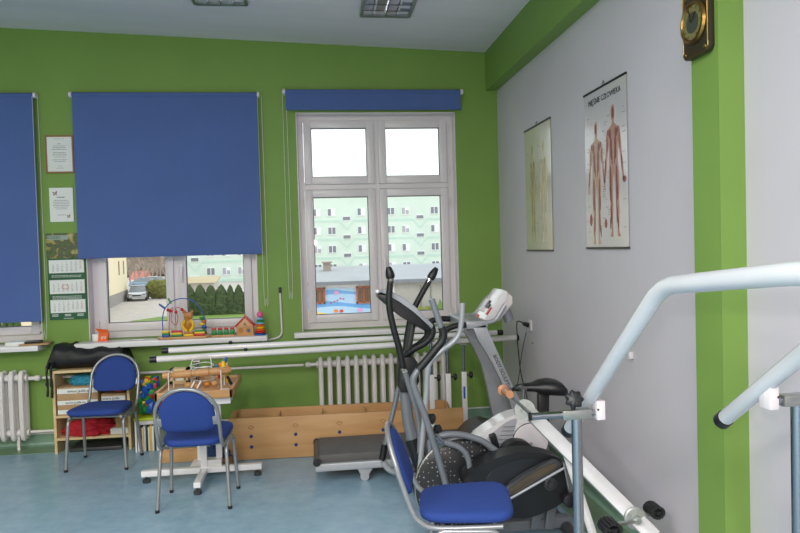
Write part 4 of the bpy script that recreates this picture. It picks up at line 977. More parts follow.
# swing handles
ya = YC_ - .1
h1 = [(449, 496), (443, 474), (436, 450), (429, 428), (421, 405), (414.5, 388), (413.5, 378), (419, 369)]
hm = MB().tube([Q(a_, b_, ya) for a_, b_ in h1], .0175, 12, 5).build('handle_tube', 'greypaint', t)
MB().tube([Q(a_, b_, ya) for a_, b_ in [(418, 370), (426, 361), (435, 350), (442, 341), (443.5, 333), (441.5, 327)]], .021, 12, 5).build('handle_grip', 'grip', hm)
MB().tube([Q(a_, b_, ya) for a_, b_ in [(442, 330), (437, 315), (431.5, 299)]], .0165, 12, 3).build('handle_end', 'greypaint', hm)
yb_ = YC_ + .18
h2 = [(420, 470), (422, 445), (424.5, 417), (426.5, 390), (427.5, 372), (431, 361), (440, 352), (452, 343), (459, 334), (461.5, 320), (462.5, 303)]
MB().tube([Q(a_, b_, yb_) for a_, b_ in h2], .0155, 12, 5).build('handle_tube', 'silver', t)
MB().tube([Q(a_, b_, YC_ + .02) for a_, b_ in [(430, 440), (431, 455), (434, 475), (440, 500)]], .016, 12, 4).build('frame_post', 'greypaint', t)
for (a_, b_) in ((432, 419), (438, 430)):
    q = Q(a_, b_, YC_ - .06); k = MB(); k.lathe(q + V((-.03, .03, 0)), [(.01, 0), (.012, .02), (.026, .024), (.028, .045), (.02, .052)], (.8, -.6, 0), 10); k.build('knob', 'black', t)
MB().beam(Q(431, 424, YC_ - .03), Q(440, 448, YC_ - .03), .04, .04, .005).build('pivot_bracket', 'steel', t)
MB().cyl(Q(437, 436, YC_ - .14), Q(443, 443, YC_ - .14), .012).build('pivot_bolt', 'chrome', t)
# base
bz0 = dc.x - .12; bx1 = Q(590, 528, YC_ - .1).x
b = MB(); b.boxm((dc.x - .1, YC_ - .035, .03), (1.33, YC_ + .035, .085), .006); b.build('base_beam', 'greypaint', t)
for x in (dc.x - .1, 1.30): MB().cyl((x, YC_ - .26, .032), (x, YC_ + .22, .032), .032).build('stabilizer', 'dark', t)
for px in (538, 552): MB().beam(Q(px - 4, 528, YC_ - .04), Q(px, 500, YC_ - .04), .05, .04, .004).build('frame_strut', 'greypaint', t)
MB().beam((dc.x, YC_, .06), (dc.x, YC_, dz), .05, .04).build('frame_strut', 'greypaint', t)
MB().cyl(Q(545, 484, yp + .05), Q(548, 484, YC_ + .1), .02).build('axle', 'steel', t)

# ================================================================== WHITE EXERCISE BIKE
YK = -1.87
t = thing('exercise_bike', 'white exercise bike with black saddle standing against the white wall', 'exercise bike', (Q(525, 460, YK).x, YK, 0))
def blob(outl, y0, y1, bev=.02): return MB().poly(sm(outl, y0, 3), (0, y1 - y0, 0), bev)
b = MB(); rings = []
top = [(512, 388, .012), (516, 385, .03), (524, 383.5, .04), (533, 383, .055), (541, 380, .085), (550, 379, .11), (558, 380.5, .115), (562, 385, .10)]
for px, py, w in top:
    p = Q(px, py, YK); lowz = Q(px, 391 if px < 535 else 394, YK).z
    ring = []
    for k in range(16):
        a_ = 2 * PI * k / 16; s_ = math.sin(a_); ring.append(b.bm.verts.new((p.x, YK + w * math.copysign(abs(math.cos(a_)) ** .7, math.cos(a_)), lowz + (p.z - lowz) * (.5 + .5 * math.copysign(abs(s_) ** .5, s_)))))
    rings.append(ring)
b.skin(rings); b.build('saddle', 'black', t, ang=70)
MB().beam(Q(543, 393, YK), Q(543, 442, YK), .07, .05, .01).build('seat_post', 'black', t)
MB().beam(Q(541, 440, YK), Q(541, 475, YK), .085, .065, .006).build('seat_tube', 'greypaint', t)
q = Q(523, 395, YK - .03)
body = [(472, 444), (482, 434), (495, 425), (507, 418), (520, 414), (534, 415), (543, 422), (548, 436), (547, 452), (538, 464), (520, 472), (500, 470), (482, 460)]
blob(body, YK - .07, YK + .07, .02).build('body_shell', 'tube_white', t)
inn = [(484, 442), (496, 430), (507, 422), (517, 419), (513, 434), (511, 450), (500, 456), (490, 452)]
blob(inn, YK - .074, YK - .06, .003).build('vent_panel', mat('vent_grey', (176, 174, 180), .4), t)
b = MB()
for k in range(5): b.beam(Q(503 - k * 1.5, 427 + k * 4.2, YK - .076), Q(515 - k * .6, 426.5 + k * 4.2, YK - .076), .003, .004, up=(0, 1, 0))
b.build('vents', 'greypaint', t)
q = Q(530, 441, YK - .07); b = MB().lathe((q.x, YK - .07, q.z), [(.11, 0), (.113, -.012), (.104, -.016), (0, -.02)], (0, 1, 0), 40); b.build('crank_cover', 'pvc', t)
b = MB().tube([(q.x + .112 * math.cos(a_), YK - .079, q.z + .112 * math.sin(a_)) for a_ in [2 * PI * k / 32 for k in range(32)]], .004, 6, 1, closed=True); b.build('cover_ring', 'black', t)
MB().beam((q.x, YK - .10, q.z), (q.x - .07, YK - .10, q.z - .14), .025, .012, .003).build('crank_arm', 'steel', t)
MB().beam((q.x, YK + .08, q.z), (q.x + .07, YK + .08, q.z + .14), .025, .012, .003).build('crank_arm', 'steel', t)
MB().box((q.x - .07, YK - .15, q.z - .14), (.10, .08, .025), bevel=.006).build('pedal', 'black', t)
hump = [(502, 452), (508, 445), (518, 441), (528, 443), (535, 450), (536, 456), (504, 458)]
blob(hump, YK - .19, YK - .11, .01).build('pedal_strap', 'black', t)
MB().beam(Q(492, 434, YK - .15), Q(497, 451, YK - .15), .045, .04, .006).build('pedal', 'black', t)
x0_ = Q(492, 478, YK).x; x1_ = Q(582, 478, YK).x
b = MB(); b.boxm((x0_, YK - .03, .03), (1.52, YK + .03, .08), .005); b.beam((q.x, YK, .06), (q.x, YK, q.z - .08), .06, .05); b.beam((Q(541, 470, YK).x, YK, .06), Q(541, 470, YK), .06, .05); b.build('frame', 'greypaint', t)
for x in (x0_, 1.52): MB().box((x, YK, .03), (.07, .44, .06), bevel=.012).build('stabilizer', 'black', t)
MB().beam(Q(490, 450, YK), (Q(484, 395, YK).x, YK, .80), .045, .045, .005).build('front_post', 'tube_white', t) if False else None

# ================================================================== WHITE BEAM ARM AND LEG TRAINER
pu = Q(538, 421, -2.57); plo = P(634, 517, Y=-3.03); d = (plo - pu); dn_ = d.normalized()
t = thing('pedal_trainer', 'slanting white steel beam trainer with hand crank above and pedals below', 'pedal trainer', (pu.x, pu.y, 0))
st = pu - dn_ * .13; en = plo + dn_ * .12
side = V((-.85, -.5, 0)).normalized()
fa = V((-.35, -1, 0)).normalized()
MB().beam(st, en, .034, .068, .004, up=d.cross(V((0, -1, .15)))).build('beam', mat('beam_enamel', (206, 203, 206), .3, var=.02), t)
nrm = V((-.15, -1, .12)).normalized()
hc = Q(524.5, 409.5, -2.61)
b = MB(); b.lathe(hc, [(.052, 0), (.052, .012), (.02, .013), (.02, .04), (0, .04)], nrm, 32)
for k in range(6): q_ = hc + nrm * .016 + V((.036 * math.cos(k * PI / 3), 0, .036 * math.sin(k * PI / 3))); b.cyl(q_, q_ + nrm * .006, .006, n=8)
b.build('hand_crank_disc', mat('dull_zinc', (176, 178, 176), .45, metal=.5), t, smooth=False)
e1 = Q(530, 413.5, -2.67); e0 = Q(508, 393.5, -2.73)
MB().cyl(e0, e1, .008, n=12).build('crank_arm', 'steel', t)
w0 = Q(503, 390, -2.67); wh = MB(); dd = (Q(510, 394.5, -2.80) - w0); wh.lathe(w0, [(.012, -.01), (.026, -.006), (.027, .004), (.014, .012), (.019, .03), (.019, dd.length)], dd); wh.build('wooden_handle', mat('handle_wood', (186, 128, 92), .4), t)
b = MB(); w1 = Q(532, 398, -2.5); b.cyl(hc - nrm * .005, hc - nrm * .07, .016); b.beam(hc - nrm * .07, hc - nrm * .07 + V((.02, .03, .09)), .014, .02, .002); b.cyl(hc - nrm * .07 + V((.02, .03, .09)), hc - nrm * .17 + V((.02, .03, .09)), .016); b.build('far_crank', 'dark', t)
b = MB(); b.lathe(plo + nrm * .012, [(.05, 0), (.05, .01), (.042, .014), (.016, .016), (.016, .05), (0, .052)], nrm, 32)
for k in range(5): q_ = plo + nrm * .024 + V((.033 * math.cos(k * 2 * PI / 5), 0, .033 * math.sin(k * 2 * PI / 5))); b.cyl(q_, q_ + nrm * .006, .006, n=8)
b.build('pedal_crank_disc', mat('dull_zinc2', (170, 172, 170), .45, metal=.5), t, smooth=False)
c0 = Q(636, 521, -3.09); c1 = Q(614, 525, -3.15); MB().beam(c0, c1, .022, .012, .003).build('pedal_arm', 'steel', t)
c2_ = Q(641, 514, -2.98); c3_ = Q(661, 515.5, -2.95); MB().beam(c2_, c3_, .022, .012, .003).build('pedal_arm', 'steel', t)
MB().cyl(c0, c2_, .014).build('pedal_axle', 'steel', t)
def pedal(c, s=1):
    b = MB(); random.seed(2)
    for k in range(14):
        a_ = 2 * PI * k / 14; b.box(c + V((.034 * math.cos(a_) * s, 0, .028 * math.sin(a_) * s)), (.014, .085, .013), rot=(0, -a_, 0), bevel=.003)
    b.box(c, (.048, .07, .014), bevel=.004); b.cyl(c + V((0, -.045, 0)), c + V((0, .045, 0)), .01); b.build('pedal', 'rubber', t)
pedal(Q(610, 527.5, -3.18)); pedal(Q(654, 510, -2.95), .85)
lg = pu + d * .2; lf = P(603, 565, Z=.02); MB().beam(Q(565, 449, lg.y), lf, .03, .03, .003).build('leg', 'tube_white', t)
lf2 = en + V((0.02, -.0, 0)); lf2.z = .0; MB().beam(en, V((min(en.x + .03, 1.58), en.y, .02)), .03, .03, .003).build('leg', 'tube_white', t)
MB().boxm((lf.x - .2, lf.y - .02, 0), (lf.x + .15, lf.y + .02, .035), .004).build('foot_bar', 'tube_white', t); MB().boxm((min(en.x, 1.5) - .2, en.y - .02, 0), (1.6, en.y + .02, .035), .004).build('foot_bar', 'tube_white', t)

# ================================================================== PARALLEL BARS
def pbar(x, low, bend, end, zend, label, sgn, brk, postpx):
    t = thing('parallel_bar', label, 'handrail', (x, (low.y) - .2, 0), 'white bent handrails near the camera')
    pts = [low, bend, end, V((x, -6.6, zend))]
    MB().fil(pts, .025, .075, 20, 8).build('rail', 'rail', t)
    dd = (bend - low).normalized(); MB().cyl(low - dd * .012, low + dd * .02, .0275, n=20).build('end_cap', 'black', t)
    c = brk; px = c.x + sgn * .0
    b = MB(); b.box(c, (.03, .05, .068), bevel=.003); b.build('bracket', 'pvc', t)
    q = MB().cyl(c + V((sgn * .012, -.026, .004)), c + V((sgn * .012, -.0245, .004)), .004, n=10).build('screw', 'dark', t)
    pt = V((postpx, c.y, c.z - .012))
    far = pt.x + sgn * .165
    MB().cyl((c.x, c.y, pt.z), (far, c.y, pt.z), .0125).build('adapter_tube', 'chrome', t)
    MB().cyl((far, c.y, pt.z), (far + sgn * .006, c.y, pt.z), .0145).build('adapter_cap', 'black', t)
    MB().boxm((pt.x - .055, c.y - .02, pt.z - .017), (pt.x + .05, c.y + .02, pt.z + .017), .004).build('clamp', 'steel', t)
    ka = V((-.15, -.9, .35)).normalized(); kx = V((0, 0, 1)).cross(ka).normalized(); ky = ka.cross(kx); kc = V((pt.x - .012, c.y - .004, pt.z + .05))
    b = MB(); b.cyl((pt.x - .012, c.y, pt.z + .012), kc + ka * .01, .008)
    r_ = []
    for rr_, h in ((.014, -.004), (.028, .0), (.030, .02), (.022, .028), (.002, .03)):
        r_.append([b.bm.verts.new(kc + ka * h + (kx * math.cos(2 * PI * i / 42) + ky * math.sin(2 * PI * i / 42)) * rr_ * (1 + .11 * math.cos(7 * 2 * PI * i / 42))) for i in range(42)])
    b.skin(r_)
    if sgn < 0: b.build('star_knob', 'black', t)
    zw = .42
    MB().cyl((pt.x, c.y, zw), (pt.x, c.y, pt.z - .015), .0185, n=24).build('chrome_post', 'chrome', t)
    MB().cyl((pt.x, c.y, .01), (pt.x, c.y, zw), .025, n=24).build('outer_post', 'tube_white', t)
    MB().box((pt.x, c.y, .008), (.14, .30, .016), bevel=.004).build('base_plate', 'tube_white', t)
    MB().cyl((pt.x, -5.6, .01), (pt.x, -5.6, pt.z), .0185).cyl((pt.x, -5.6, pt.z), (x, -5.6, pt.z), .0125).cyl((x, -5.6, pt.z), (x, -5.6, zend), .0125).build('chrome_post', 'chrome', t)
X1 = .95; l1 = P(569, 430, X=X1); b1 = P(662, 286, X=X1); e1 = P(800, 273, X=X1)
by_ = P(588, 405, X=X1).y - .035; pr_ = P(598.5, 409, Y=by_)
pbar(X1, l1, b1, e1, e1.z + .03, 'long white handrail bent downward, on the shiny chrome post in front of the bike', -1, pr_, P(576.5, 416, Y=pr_.y).x)
X2 = 1.32; l2 = P(723, 420, X=X2); b2 = l2 + (P(800, 356, X=X2) - l2) * 1.75; 
by_ = P(757, 397, X=X2).y - .05; pr_ = P(769, 397, Y=by_)
pbar(X2, l2, b2, V((X2, -4.7, b2.z + .04)), b2.z + .06, 'second white handrail with black end cap, in front of the green pilaster', 1, pr_, P(797, 398, Y=pr_.y).x)
# ================================================================== OUTSIDE
G = -2.83
M['asphalt'] = mat('asphalt', (186, 180, 176), .9, var=.08, scale=2)
M['lawn'] = mat('lawn', (112, 142, 62), .9, var=.15, scale=3, bump=.3)
M['mint'] = mat('mint_render', (212, 228, 216), .8, var=.03, scale=.4)
M['mint2'] = mat('teal_render', (192, 220, 208), .8)
M['cream'] = mat('cream_render', (236, 222, 190), .8, var=.02)
M['plinth'] = mat('grey_plinth', (150, 146, 142), .85)
M['roofgrey'] = mat('grey_roof_felt', (158, 164, 170), .8, var=.05, scale=.6)
M['wall_white'] = mat('white_render', (232, 230, 226), .8)
M['concrete'] = mat('concrete', (188, 184, 176), .85, var=.06, scale=1.5)
M['wglass'] = mat('window_dark_glass', (122, 128, 136), .15)
M['wframe'] = mat('window_white_frame', (236, 238, 240), .5)
M['thuja'] = mat('thuja_green', (68, 92, 48), .9, rgb2=(44, 64, 34), scale=5, bump=.8, bscale=14)
M['hedge'] = mat('hedge_olive', (128, 132, 62), .9, rgb2=(92, 100, 44), scale=6, bump=.8, bscale=14)
M['bark'] = mat('bare_bark', (160, 146, 136), .9)
M['carsilver'] = mat('car_silver', (186, 190, 196), .25, metal=.5, coat=.6)
MB().boxm((-150, WT, G - .3), (110, 190, G)).build('ground', 'asphalt')['kind'] = 'structure'
lw = [P(112, 325, Z=G + .02), P(135, 320.5, Z=G + .02), P(160, 317, Z=G + .02), P(186, 315.5, Z=G + .02), P(250, 314, Z=G + .02), P(280, 313.5, Z=G + .02), P(280, 345, Z=G + .02), P(90, 345, Z=G + .02)]
o = MB().poly(lw, (0, 0, .02)).build('lawn', 'lawn'); o['kind'] = 'stuff'; o['label'] = 'short green lawn between the road and the windows'
# apartment block
YA = 98.0; pit = 14.8 * (YA - CY) / F; rowh = 18.3 * (YA - CY) / F
ztop = P(400, 183.5, Y=YA).z
xa = P(176, 260, Y=YA).x; xb = P(520, 260, Y=YA).x
t = thing('apartment_block', 'long mint green five-storey apartment block seen through the windows', 'building', ((xa + xb) / 2, YA + 6, G))
MB().boxm((xa, YA, G), (xb, YA + 12, ztop)).build('walls', 'mint', t)
MB().boxm((xa - .3, YA - .4, ztop), (xb + .3, YA + 12.4, ztop + .35)).build('roof', 'roofgrey', t)
xs0 = P(347, 237, Y=YA).x; z00 = P(332, 212.4, Y=YA).z
i0 = int((xa - xs0) / pit) ; i1 = int((xb - xs0) / pit)
random.seed(11)
for i in range(i0, i1 + 1):
    x = xs0 + i * pit; st_ = (i % 5 == 0)
    if x < xa + 1 or x > xb - 1: continue
    for r_ in range(5):
        if st_:
            z = z00 - r_ * rowh - .95
            if r_ > 3: continue
            f = MB(); f.boxm((x - .62, YA - .12, z - .36), (x + .62, YA + .05, z + .36)); w = f.build('window', 'wframe', t); MB().boxm((x - .54, YA - .14, z - .28), (x + .54, YA - .1, z + .22)).build('pane', 'wglass', w)
        else:
            z = z00 - r_ * rowh; f = MB(); f.boxm((x - .62, YA - .12, z - .62), (x + .62, YA + .05, z + .58)); w = f.build('window', 'wframe', t)
            g = MB(); k = random.choice((0, 1, 1, 2))
            g.boxm((x - .54, YA - .14, z - .5), (x - .06, YA - .1, z + .5)); 
            if k: g.boxm((x + .06, YA - .14, z - .5), (x + .54, YA - .1, z + (.5 if k == 1 else .1)))
            g.build('pane', 'wglass' if k != 2 else mat('curtain_glass', (170, 172, 178), .4), w)
b = MB()
for r_ in range(4):
    z = z00 - r_ * rowh - rowh * .62
    xx = xa + .2
    for i in range(i0, i1 + 1):
        x = xs0 + i * pit
        if x < xa + 1.2 or x > xb - 1.2: continue
        if i % 5 == 0:
            for s in (-1, 1): b.poly([(x, YA - .04, z - .9 - .17), (x, YA - .04, z - .9 + .17), (x + s * pit * .5, YA - .04, z + .55), (x + s * pit * .5, YA - .04, z + .22)], (0, .03, 0))
        else: b.boxm((x - pit * .5, YA - .04, z + .22), (x + pit * .5, YA - .01, z + .55))
b.build('painted_bands', 'mint2', t, smooth=False)
# flat garage building with mural
YG = 24.0
zr_ = P(350, 280.5, Y=YG).z; xl_ = P(262, 300, Y=YG).x; xm_ = P(392, 300, Y=YG).x; xr_ = P(500, 300, Y=YG).x
t = thing('low_building', 'long low building with grey roof and a sea mural on its wall', 'building', ((xl_ + xr_) / 2, YG + 4, G))
MB().boxm((xl_, YG, G), (xm_, YG + 8, zr_ - .1)).build('white_wall', 'wall_white', t)
MB().boxm((xm_, YG, G), (xr_, YG + 8, zr_ - .1)).build('concrete_wall', 'concrete', t)
zrb = P(350, 266, Y=YG + 9).z
MB().poly([(xl_ - .3, YG - .4, zr_ - .12), (xl_ - .3, YG - .4, zr_), (xl_ - .3, YG + 9, zrb), (xl_ - .3, YG + 9, zrb - .3)], (xr_ - xl_ + .6, 0, 0)).build('roof', 'roofgrey', t)
MB().boxm((xl_ - .3, YG - .44, zr_ - .16), (xr_ + .3, YG - .4, zr_ - .02)).build('gutter', 'greypaint', t)
q = P(327, 268, Y=YG + 6); MB().boxm((q.x - .2, YG + 5.7, zr_), (q.x + .2, YG + 6.3, P(327, 263, Y=YG + 6).z)).boxm((q.x - .27, YG + 5.6, P(327, 263, Y=YG + 6).z), (q.x + .27, YG + 6.4, P(327, 261.5, Y=YG + 6).z)).build('chimney', 'bark', t)
MB().boxm((xm_ - .05, YG - .06, G), (xm_ + .12, YG, zr_ - .2)).build('pillar', 'wall_white', t)
for px in (421, 431): x = P(px, 300, Y=YG).x; MB().boxm((x - .03, YG - .03, G), (x + .03, YG, zr_ - .3)).build('joint', 'plinth', t)
def R_(px, py): p = P(px, py, Y=YG - .05); return (p.x, YG - .05, p.z)
def wave(y0, amp, ph, px0=300, px1=386, n=26): return [(px0 + (px1 - px0) * k / n, y0 + amp * math.sin(ph + k / n * 7.5)) for k in range(n + 1)]
mc = [('mural_sky_wave', (186, 214, 238)), ('mural_blue_wave', (120, 176, 228)), ('mural_pale_wave', (178, 212, 240)), ('mural_blue_wave', (112, 170, 226)), ('mural_pale_wave', (182, 214, 240)), ('mural_sand', (240, 206, 104))]
lv = [(288.5, .8, 1.2), (291, 1.2, 2.2), (295, 1.2, 1.0), (302.5, 1.4, 2.6), (307.5, 1.3, 1.4), (313.3, 1.6, 4.0), (345, 0, 0)]
for k in range(6):
    up_ = wave(*lv[k]); lo_ = wave(*lv[k + 1])
    b = MB(); dy = .012 * k
    for j in range(26):
        q4 = [R_(*up_[j]), R_(*up_[j + 1]), R_(*lo_[j + 1]), R_(*lo_[j])]
        b.poly([(p[0], p[1] + .03, p[2]) for p in q4], (0, .018, 0))
    b.build(mc[k][0], mat(mc[k][0] + str(k), mc[k][1], .8, var=.01), t, smooth=False)
def blobm(px, py, rx, ry, rgb, nm, n=14):
    b = MB(); b.poly([(lambda p: (p[0], p[1] + .005, p[2]))(R_(px + rx * math.cos(2 * PI * i / n), py + ry * math.sin(2 * PI * i / n))) for i in range(n)], (0, .02, 0)); b.build(nm, mat(nm, rgb, .8, var=.01), t, smooth=False)
blobm(336.5, 292.8, 2.6, 2.1, (226, 166, 216), 'mural_jellyfish'); blobm(360, 310, 3, 2, (226, 170, 216), 'mural_fish'); blobm(336, 311, 2.2, 1.6, (232, 140, 60), 'mural_shell'); blobm(341.5, 311, 2.2, 1.7, (214, 80, 60), 'mural_starfish', 5)
for k, (px, py) in enumerate(((331, 303), (334.5, 301.5), (337.5, 300.5), (340.5, 298.5), (343.5, 299))): blobm(px, py, .8, .8, (206, 70, 100), 'mural_dot')
for (a_, b_, c_, d_) in ((314, 288, 325.5, 303.5), (356, 286.5, 371.5, 303)):
    p0 = R_(a_, b_); p1 = R_(c_, d_); f = MB(); x0, x1, z0, z1 = p0[0], p1[0], p1[2], p0[2]; w = .07
    for q4 in ((x0, z0, x0 + w, z1), (x1 - w, z0, x1, z1), (x0, z0, x1, z0 + w), (x0, z1 - w, x1, z1), ((x0 + x1) / 2 - w / 2, z0, (x0 + x1) / 2 + w / 2, z1)): f.boxm((q4[0], YG - .1, q4[1]), (q4[2], YG - .04, q4[3]))
    w_ = f.build('window', mat('orange_frame', (196, 104, 74), .6), t)
    MB().boxm((x0, YG - .07, z0), (x1, YG - .05, z1)).build('pane', mat('old_glass', (110, 92, 84), .3), w_)
    g = MB()
    for k in range(1, 6): x = x0 + (x1 - x0) * k / 6; g.boxm((x - .012, YG - .12, z0), (x + .012, YG - .1, z1))
    for k in range(1, 4): z = z0 + (z1 - z0) * k / 4; g.boxm((x0, YG - .12, z - .012), (x1, YG - .1, z + .012))
    g.build('grille', 'plyedge', w_)
# vegetation
def bushmesh(b, c, r_, h, seed, taper=1.0, sub=5):
    """clipped shrub: pear profile broken up by leafy lumps; taper 0 = round bush"""
    res = bmesh.ops.create_icosphere(b.bm, subdivisions=sub, radius=1)['verts']; o = V((seed * 3.1, seed * 1.7, 0))
    for v in res:
        u = (v.co.z + 1) / 2; p = V((v.co.x * 1.0, v.co.y * 1.0, v.co.z * (h / r_) * .5))
        d_ = noise.noise(p * 2.2 + o) * .22 + noise.noise(p * 6 + o) * .16 + noise.noise(p * 15 + o) * .09
        k = 1
        if taper:
            ln = math.hypot(v.co.x, v.co.y); pr = min(1, u * 9 + .75) * max(0, 1 - u ** (2.6 - 1.4 * taper)) ** .62
            if ln > 1e-4: v.co.x *= pr / ln; v.co.y *= pr / ln
        v.co = V((c[0] + v.co.x * r_ * (k + d_), c[1] + v.co.y * r_ * (k + d_), c[2] + u * h * (1 + .12 * d_)))
    return b
places = ['thuja tree leftmost in the hedge, next to the middle window mullion', 'second thuja from the left in the row behind the bead maze', 'third thuja from the left, behind the wooden bear', 'fourth thuja from the left in the row on the lawn', 'narrow fifth thuja from the left in the lawn row', 'thuja tree rightmost in the row, beside the middle window frame']
yb0 = P(212, 315, Z=G).y
for i, (px, w) in enumerate(((190, 1.5), (201, 1.5), (211.5, 1.4), (222, 1.4), (231, .95), (239.5, 1.2), (250, 1.4))):
    p = P(px, 315, Y=yb0); h = P(px, 284.5, Y=yb0).z - G
    if i == 6: lb = 'thuja tree mostly hidden behind the middle window frame'
    else: lb = places[i]
    b = bushmesh(MB(), (p.x, yb0, G), .385 * w, h, 20 + i, .38)
    one(b, 'thuja_tree', 'thuja', lb, 'tree', 'thuja trees beyond the lawn')
for i in range(5):
    p = P(-8 + i * 6.5, 330, Y=10); b = bushmesh(MB(), (p.x, 10, G), .23, P(10, 317, Y=10).z - G, 50 + i, .35)
    one(b, 'thuja_tree', 'thuja', 'dense thuja beyond the leftmost window, %s' % ('at the picture edge', 'second from the edge', 'third from the edge', 'fourth from the edge', 'nearest the cream wall')[i], 'tree', 'thujas beyond the leftmost window')
yh = YG - 1.2; q0 = P(392, 322, Y=yh); q1 = P(470, 322, Y=yh); b = MB()
for k in range(24): bushmesh(b, (q0.x + .3 + (q1.x - q0.x) * k / 24, yh, G), .42, P(400, 307 + (k % 3) * .7, Y=yh).z - G, 70 + k, 0, 3)
o = one(b, 'hedge', 'hedge', 'olive green hedge along the concrete wall', 'hedge'); o['kind'] = 'stuff'
p = P(440.5, 320, Y=yh - 1); b = bushmesh(MB(), (p.x, yh - 1, G), .26, P(440, 299, Y=yh - 1).z - G, 99, .8)
one(b, 'conifer', mat('bright_conifer', (104, 134, 60), .9, bump=.6), 'small bright conifer in front of the concrete wall', 'tree')
# fence with tan top, cream house
pf = P(198, 283, Y=62); a_ = P(180, 284, Y=62); b_ = P(214, 284, Y=62)
t = thing('garden_shed', 'tan-roofed shed behind the thuja row', 'shed', ((a_.x + b_.x) / 2, 63, G))
MB().boxm((a_.x, 62, G), (b_.x, 65, P(198, 282.5, Y=62).z)).build('walls', 'concrete', t)
MB().poly([(a_.x - .2, 61.7, P(198, 283, Y=62).z), (a_.x - .2, 65.2, P(198, 276.5, Y=65).z), (a_.x - .2, 65.2, P(198, 276.5, Y=65).z - .3)], (b_.x - a_.x + .4, 0, 0)).build('roof', mat('tan_roof', (186, 172, 140), .8), t)
A1 = P(128, 299.5, Z=G); A0 = P(107, 309.5, Z=G); dd = (A0 - A1); dh = dd.normalized(); S_ = A1 + dd * 2.6; nb = V((-dh.y, dh.x, 0)) 
if nb.x > 0: nb = -nb
t = thing('cream_house', 'cream rendered house with grey plinth beside the road', 'building', (A1.x + nb.x * 4, A1.y, G))
hh = 7.5
MB().poly([A1, S_, S_ + nb * 9, A1 + nb * 9], (0, 0, hh)).build('walls', 'cream', t)
MB().poly([A1 - nb * .06, S_ - nb * .06, S_, A1], (0, 0, 1.0)).build('plinth', 'plinth', t)
MB().poly([A1 - nb * .5 - dh * .5, S_ - nb * .5, S_ + nb * 9, A1 + nb * 9 - dh * .5], (0, 0, .3)).build('roof', 'plinth', t).location.z = hh
L_ = dd.length
for u, z0, z1, w in ((.18, 2.6, 3.9, .5), (.42, 2.6, 3.9, .5), (.18, 5.6, 6.6, .6), (.95, 2.1, 4.0, 1.6), (.95, 5.4, 6.8, 1.4), (1.7, 2.1, 4.0, 1.6), (2.2, 2.1, 4.0, 1.6)):
    c = A1 + dh * (L_ * u) - nb * .04; f = MB().beam(c + V((0, 0, z0)) - V((0, 0, 0)), c + V((0, 0, z1)), .001, .001)
    f.bm.free(); f = MB(); f.poly([c - dh * w / 2 + V((0, 0, z0)), c + dh * w / 2 + V((0, 0, z0)), c + dh * w / 2 + V((0, 0, z1)), c - dh * w / 2 + V((0, 0, z1))], nb * .06)
    w_ = f.build('window', mat('brown_frame', (150, 120, 92), .6), t); k = .12; c = c - nb * .02
    MB().poly([c - dh * (w / 2 - k) + V((0, 0, z0 + k)), c + dh * (w / 2 - k) + V((0, 0, z0 + k)), c + dh * (w / 2 - k) + V((0, 0, z1 - k)), c - dh * (w / 2 - k) + V((0, 0, z1 - k))], nb * .04).build('pane', 'wglass', w_)
# car
def car(loc, rz, m, label, s=1):
    t = thing('car', label, 'car', (0, 0, 0), 'cars parked along the road')
    b = MB(); sec = [(-2.1, .35, .62, .72), (-1.95, .3, .74, .84), (-1.1, .25, .86, .88), (-.9, .25, .88, .88), (1.2, .25, .90, .88), (1.9, .3, .84, .84), (2.1, .38, .7, .74)]
    rings = []
    for y, z0, z1, w in sec:
        rings.append([b.bm.verts.new((x, y, z)) for x, z in [(-w * .9, z0), (w * .9, z0), (w, z0 + .12), (w, z1 - .12), (w * .9, z1), (-w * .9, z1), (-w, z1 - .12), (-w, z0 + .12)]])
    b.skin(rings); b.build('body', m, t, ang=35)
    b = MB(); rings = []
    for y, z, w in ((-1.15, .86, .8), (-.45, 1.38, .64), (.2, 1.44, .64), (.95, 1.38, .62), (1.7, .88, .76)):
        rings.append([b.bm.verts.new((x, y, zz)) for x, zz in [(-.8, .84), (.8, .84), (w, z), (-w, z)]])
    b.skin(rings); b.build('glasshouse', 'wglass', t, ang=20)
    MB().box((0, .25, 1.43), (1.2, 1.3, .04), bevel=.015).build('roof', m, t)
    for y in (-1.3, 1.35):
        for x in (-.8, .8): w_ = MB().cyl((x - .1, y, .32), (x + .1, y, .32), .32).build('wheel', 'rubber', t); MB().cyl((x - .11, y, .32), (x + .11, y, .32), .18).build('hubcap', 'steel', w_)
    for x in (-.62, .62): MB().box((x, -2.02, .66), (.34, .14, .16), bevel=.03).build('headlight', 'wglass', t)
    MB().box((0, -2.09, .56), (.8, .06, .14), bevel=.02).build('grille', 'black', t)
    t.location = loc; t.rotation_euler.z = rz; return t
p = P(138.5, 300, Z=G); car(p, math.radians(10), 'carsilver', 'silver car parked facing the window, beside the cream house')
p = P(156, 287, Z=G); car(p + V((0, 0, 0)), math.radians(70), 'wall_white', 'white car far along the road, behind the bushes')
p = P(147, 288.5, Z=G); car(p, math.radians(80), mat('car_blue', (120, 150, 170), .3), 'pale blue car parked behind the silver car')
a_ = P(158, 298, Z=G)
for i, px in enumerate((154, 159.5, 165)):
    p = P(px, 298.5, Z=G); one(bushmesh(MB(), (p.x, p.y, G), .7, 1.9, 120 + i, 0), 'bush', 'hedge', ('round bush nearest the silver car', 'round bush in the middle of the three roadside bushes', 'round bush beside the middle window mullion')[i], 'bush', 'roadside bushes')
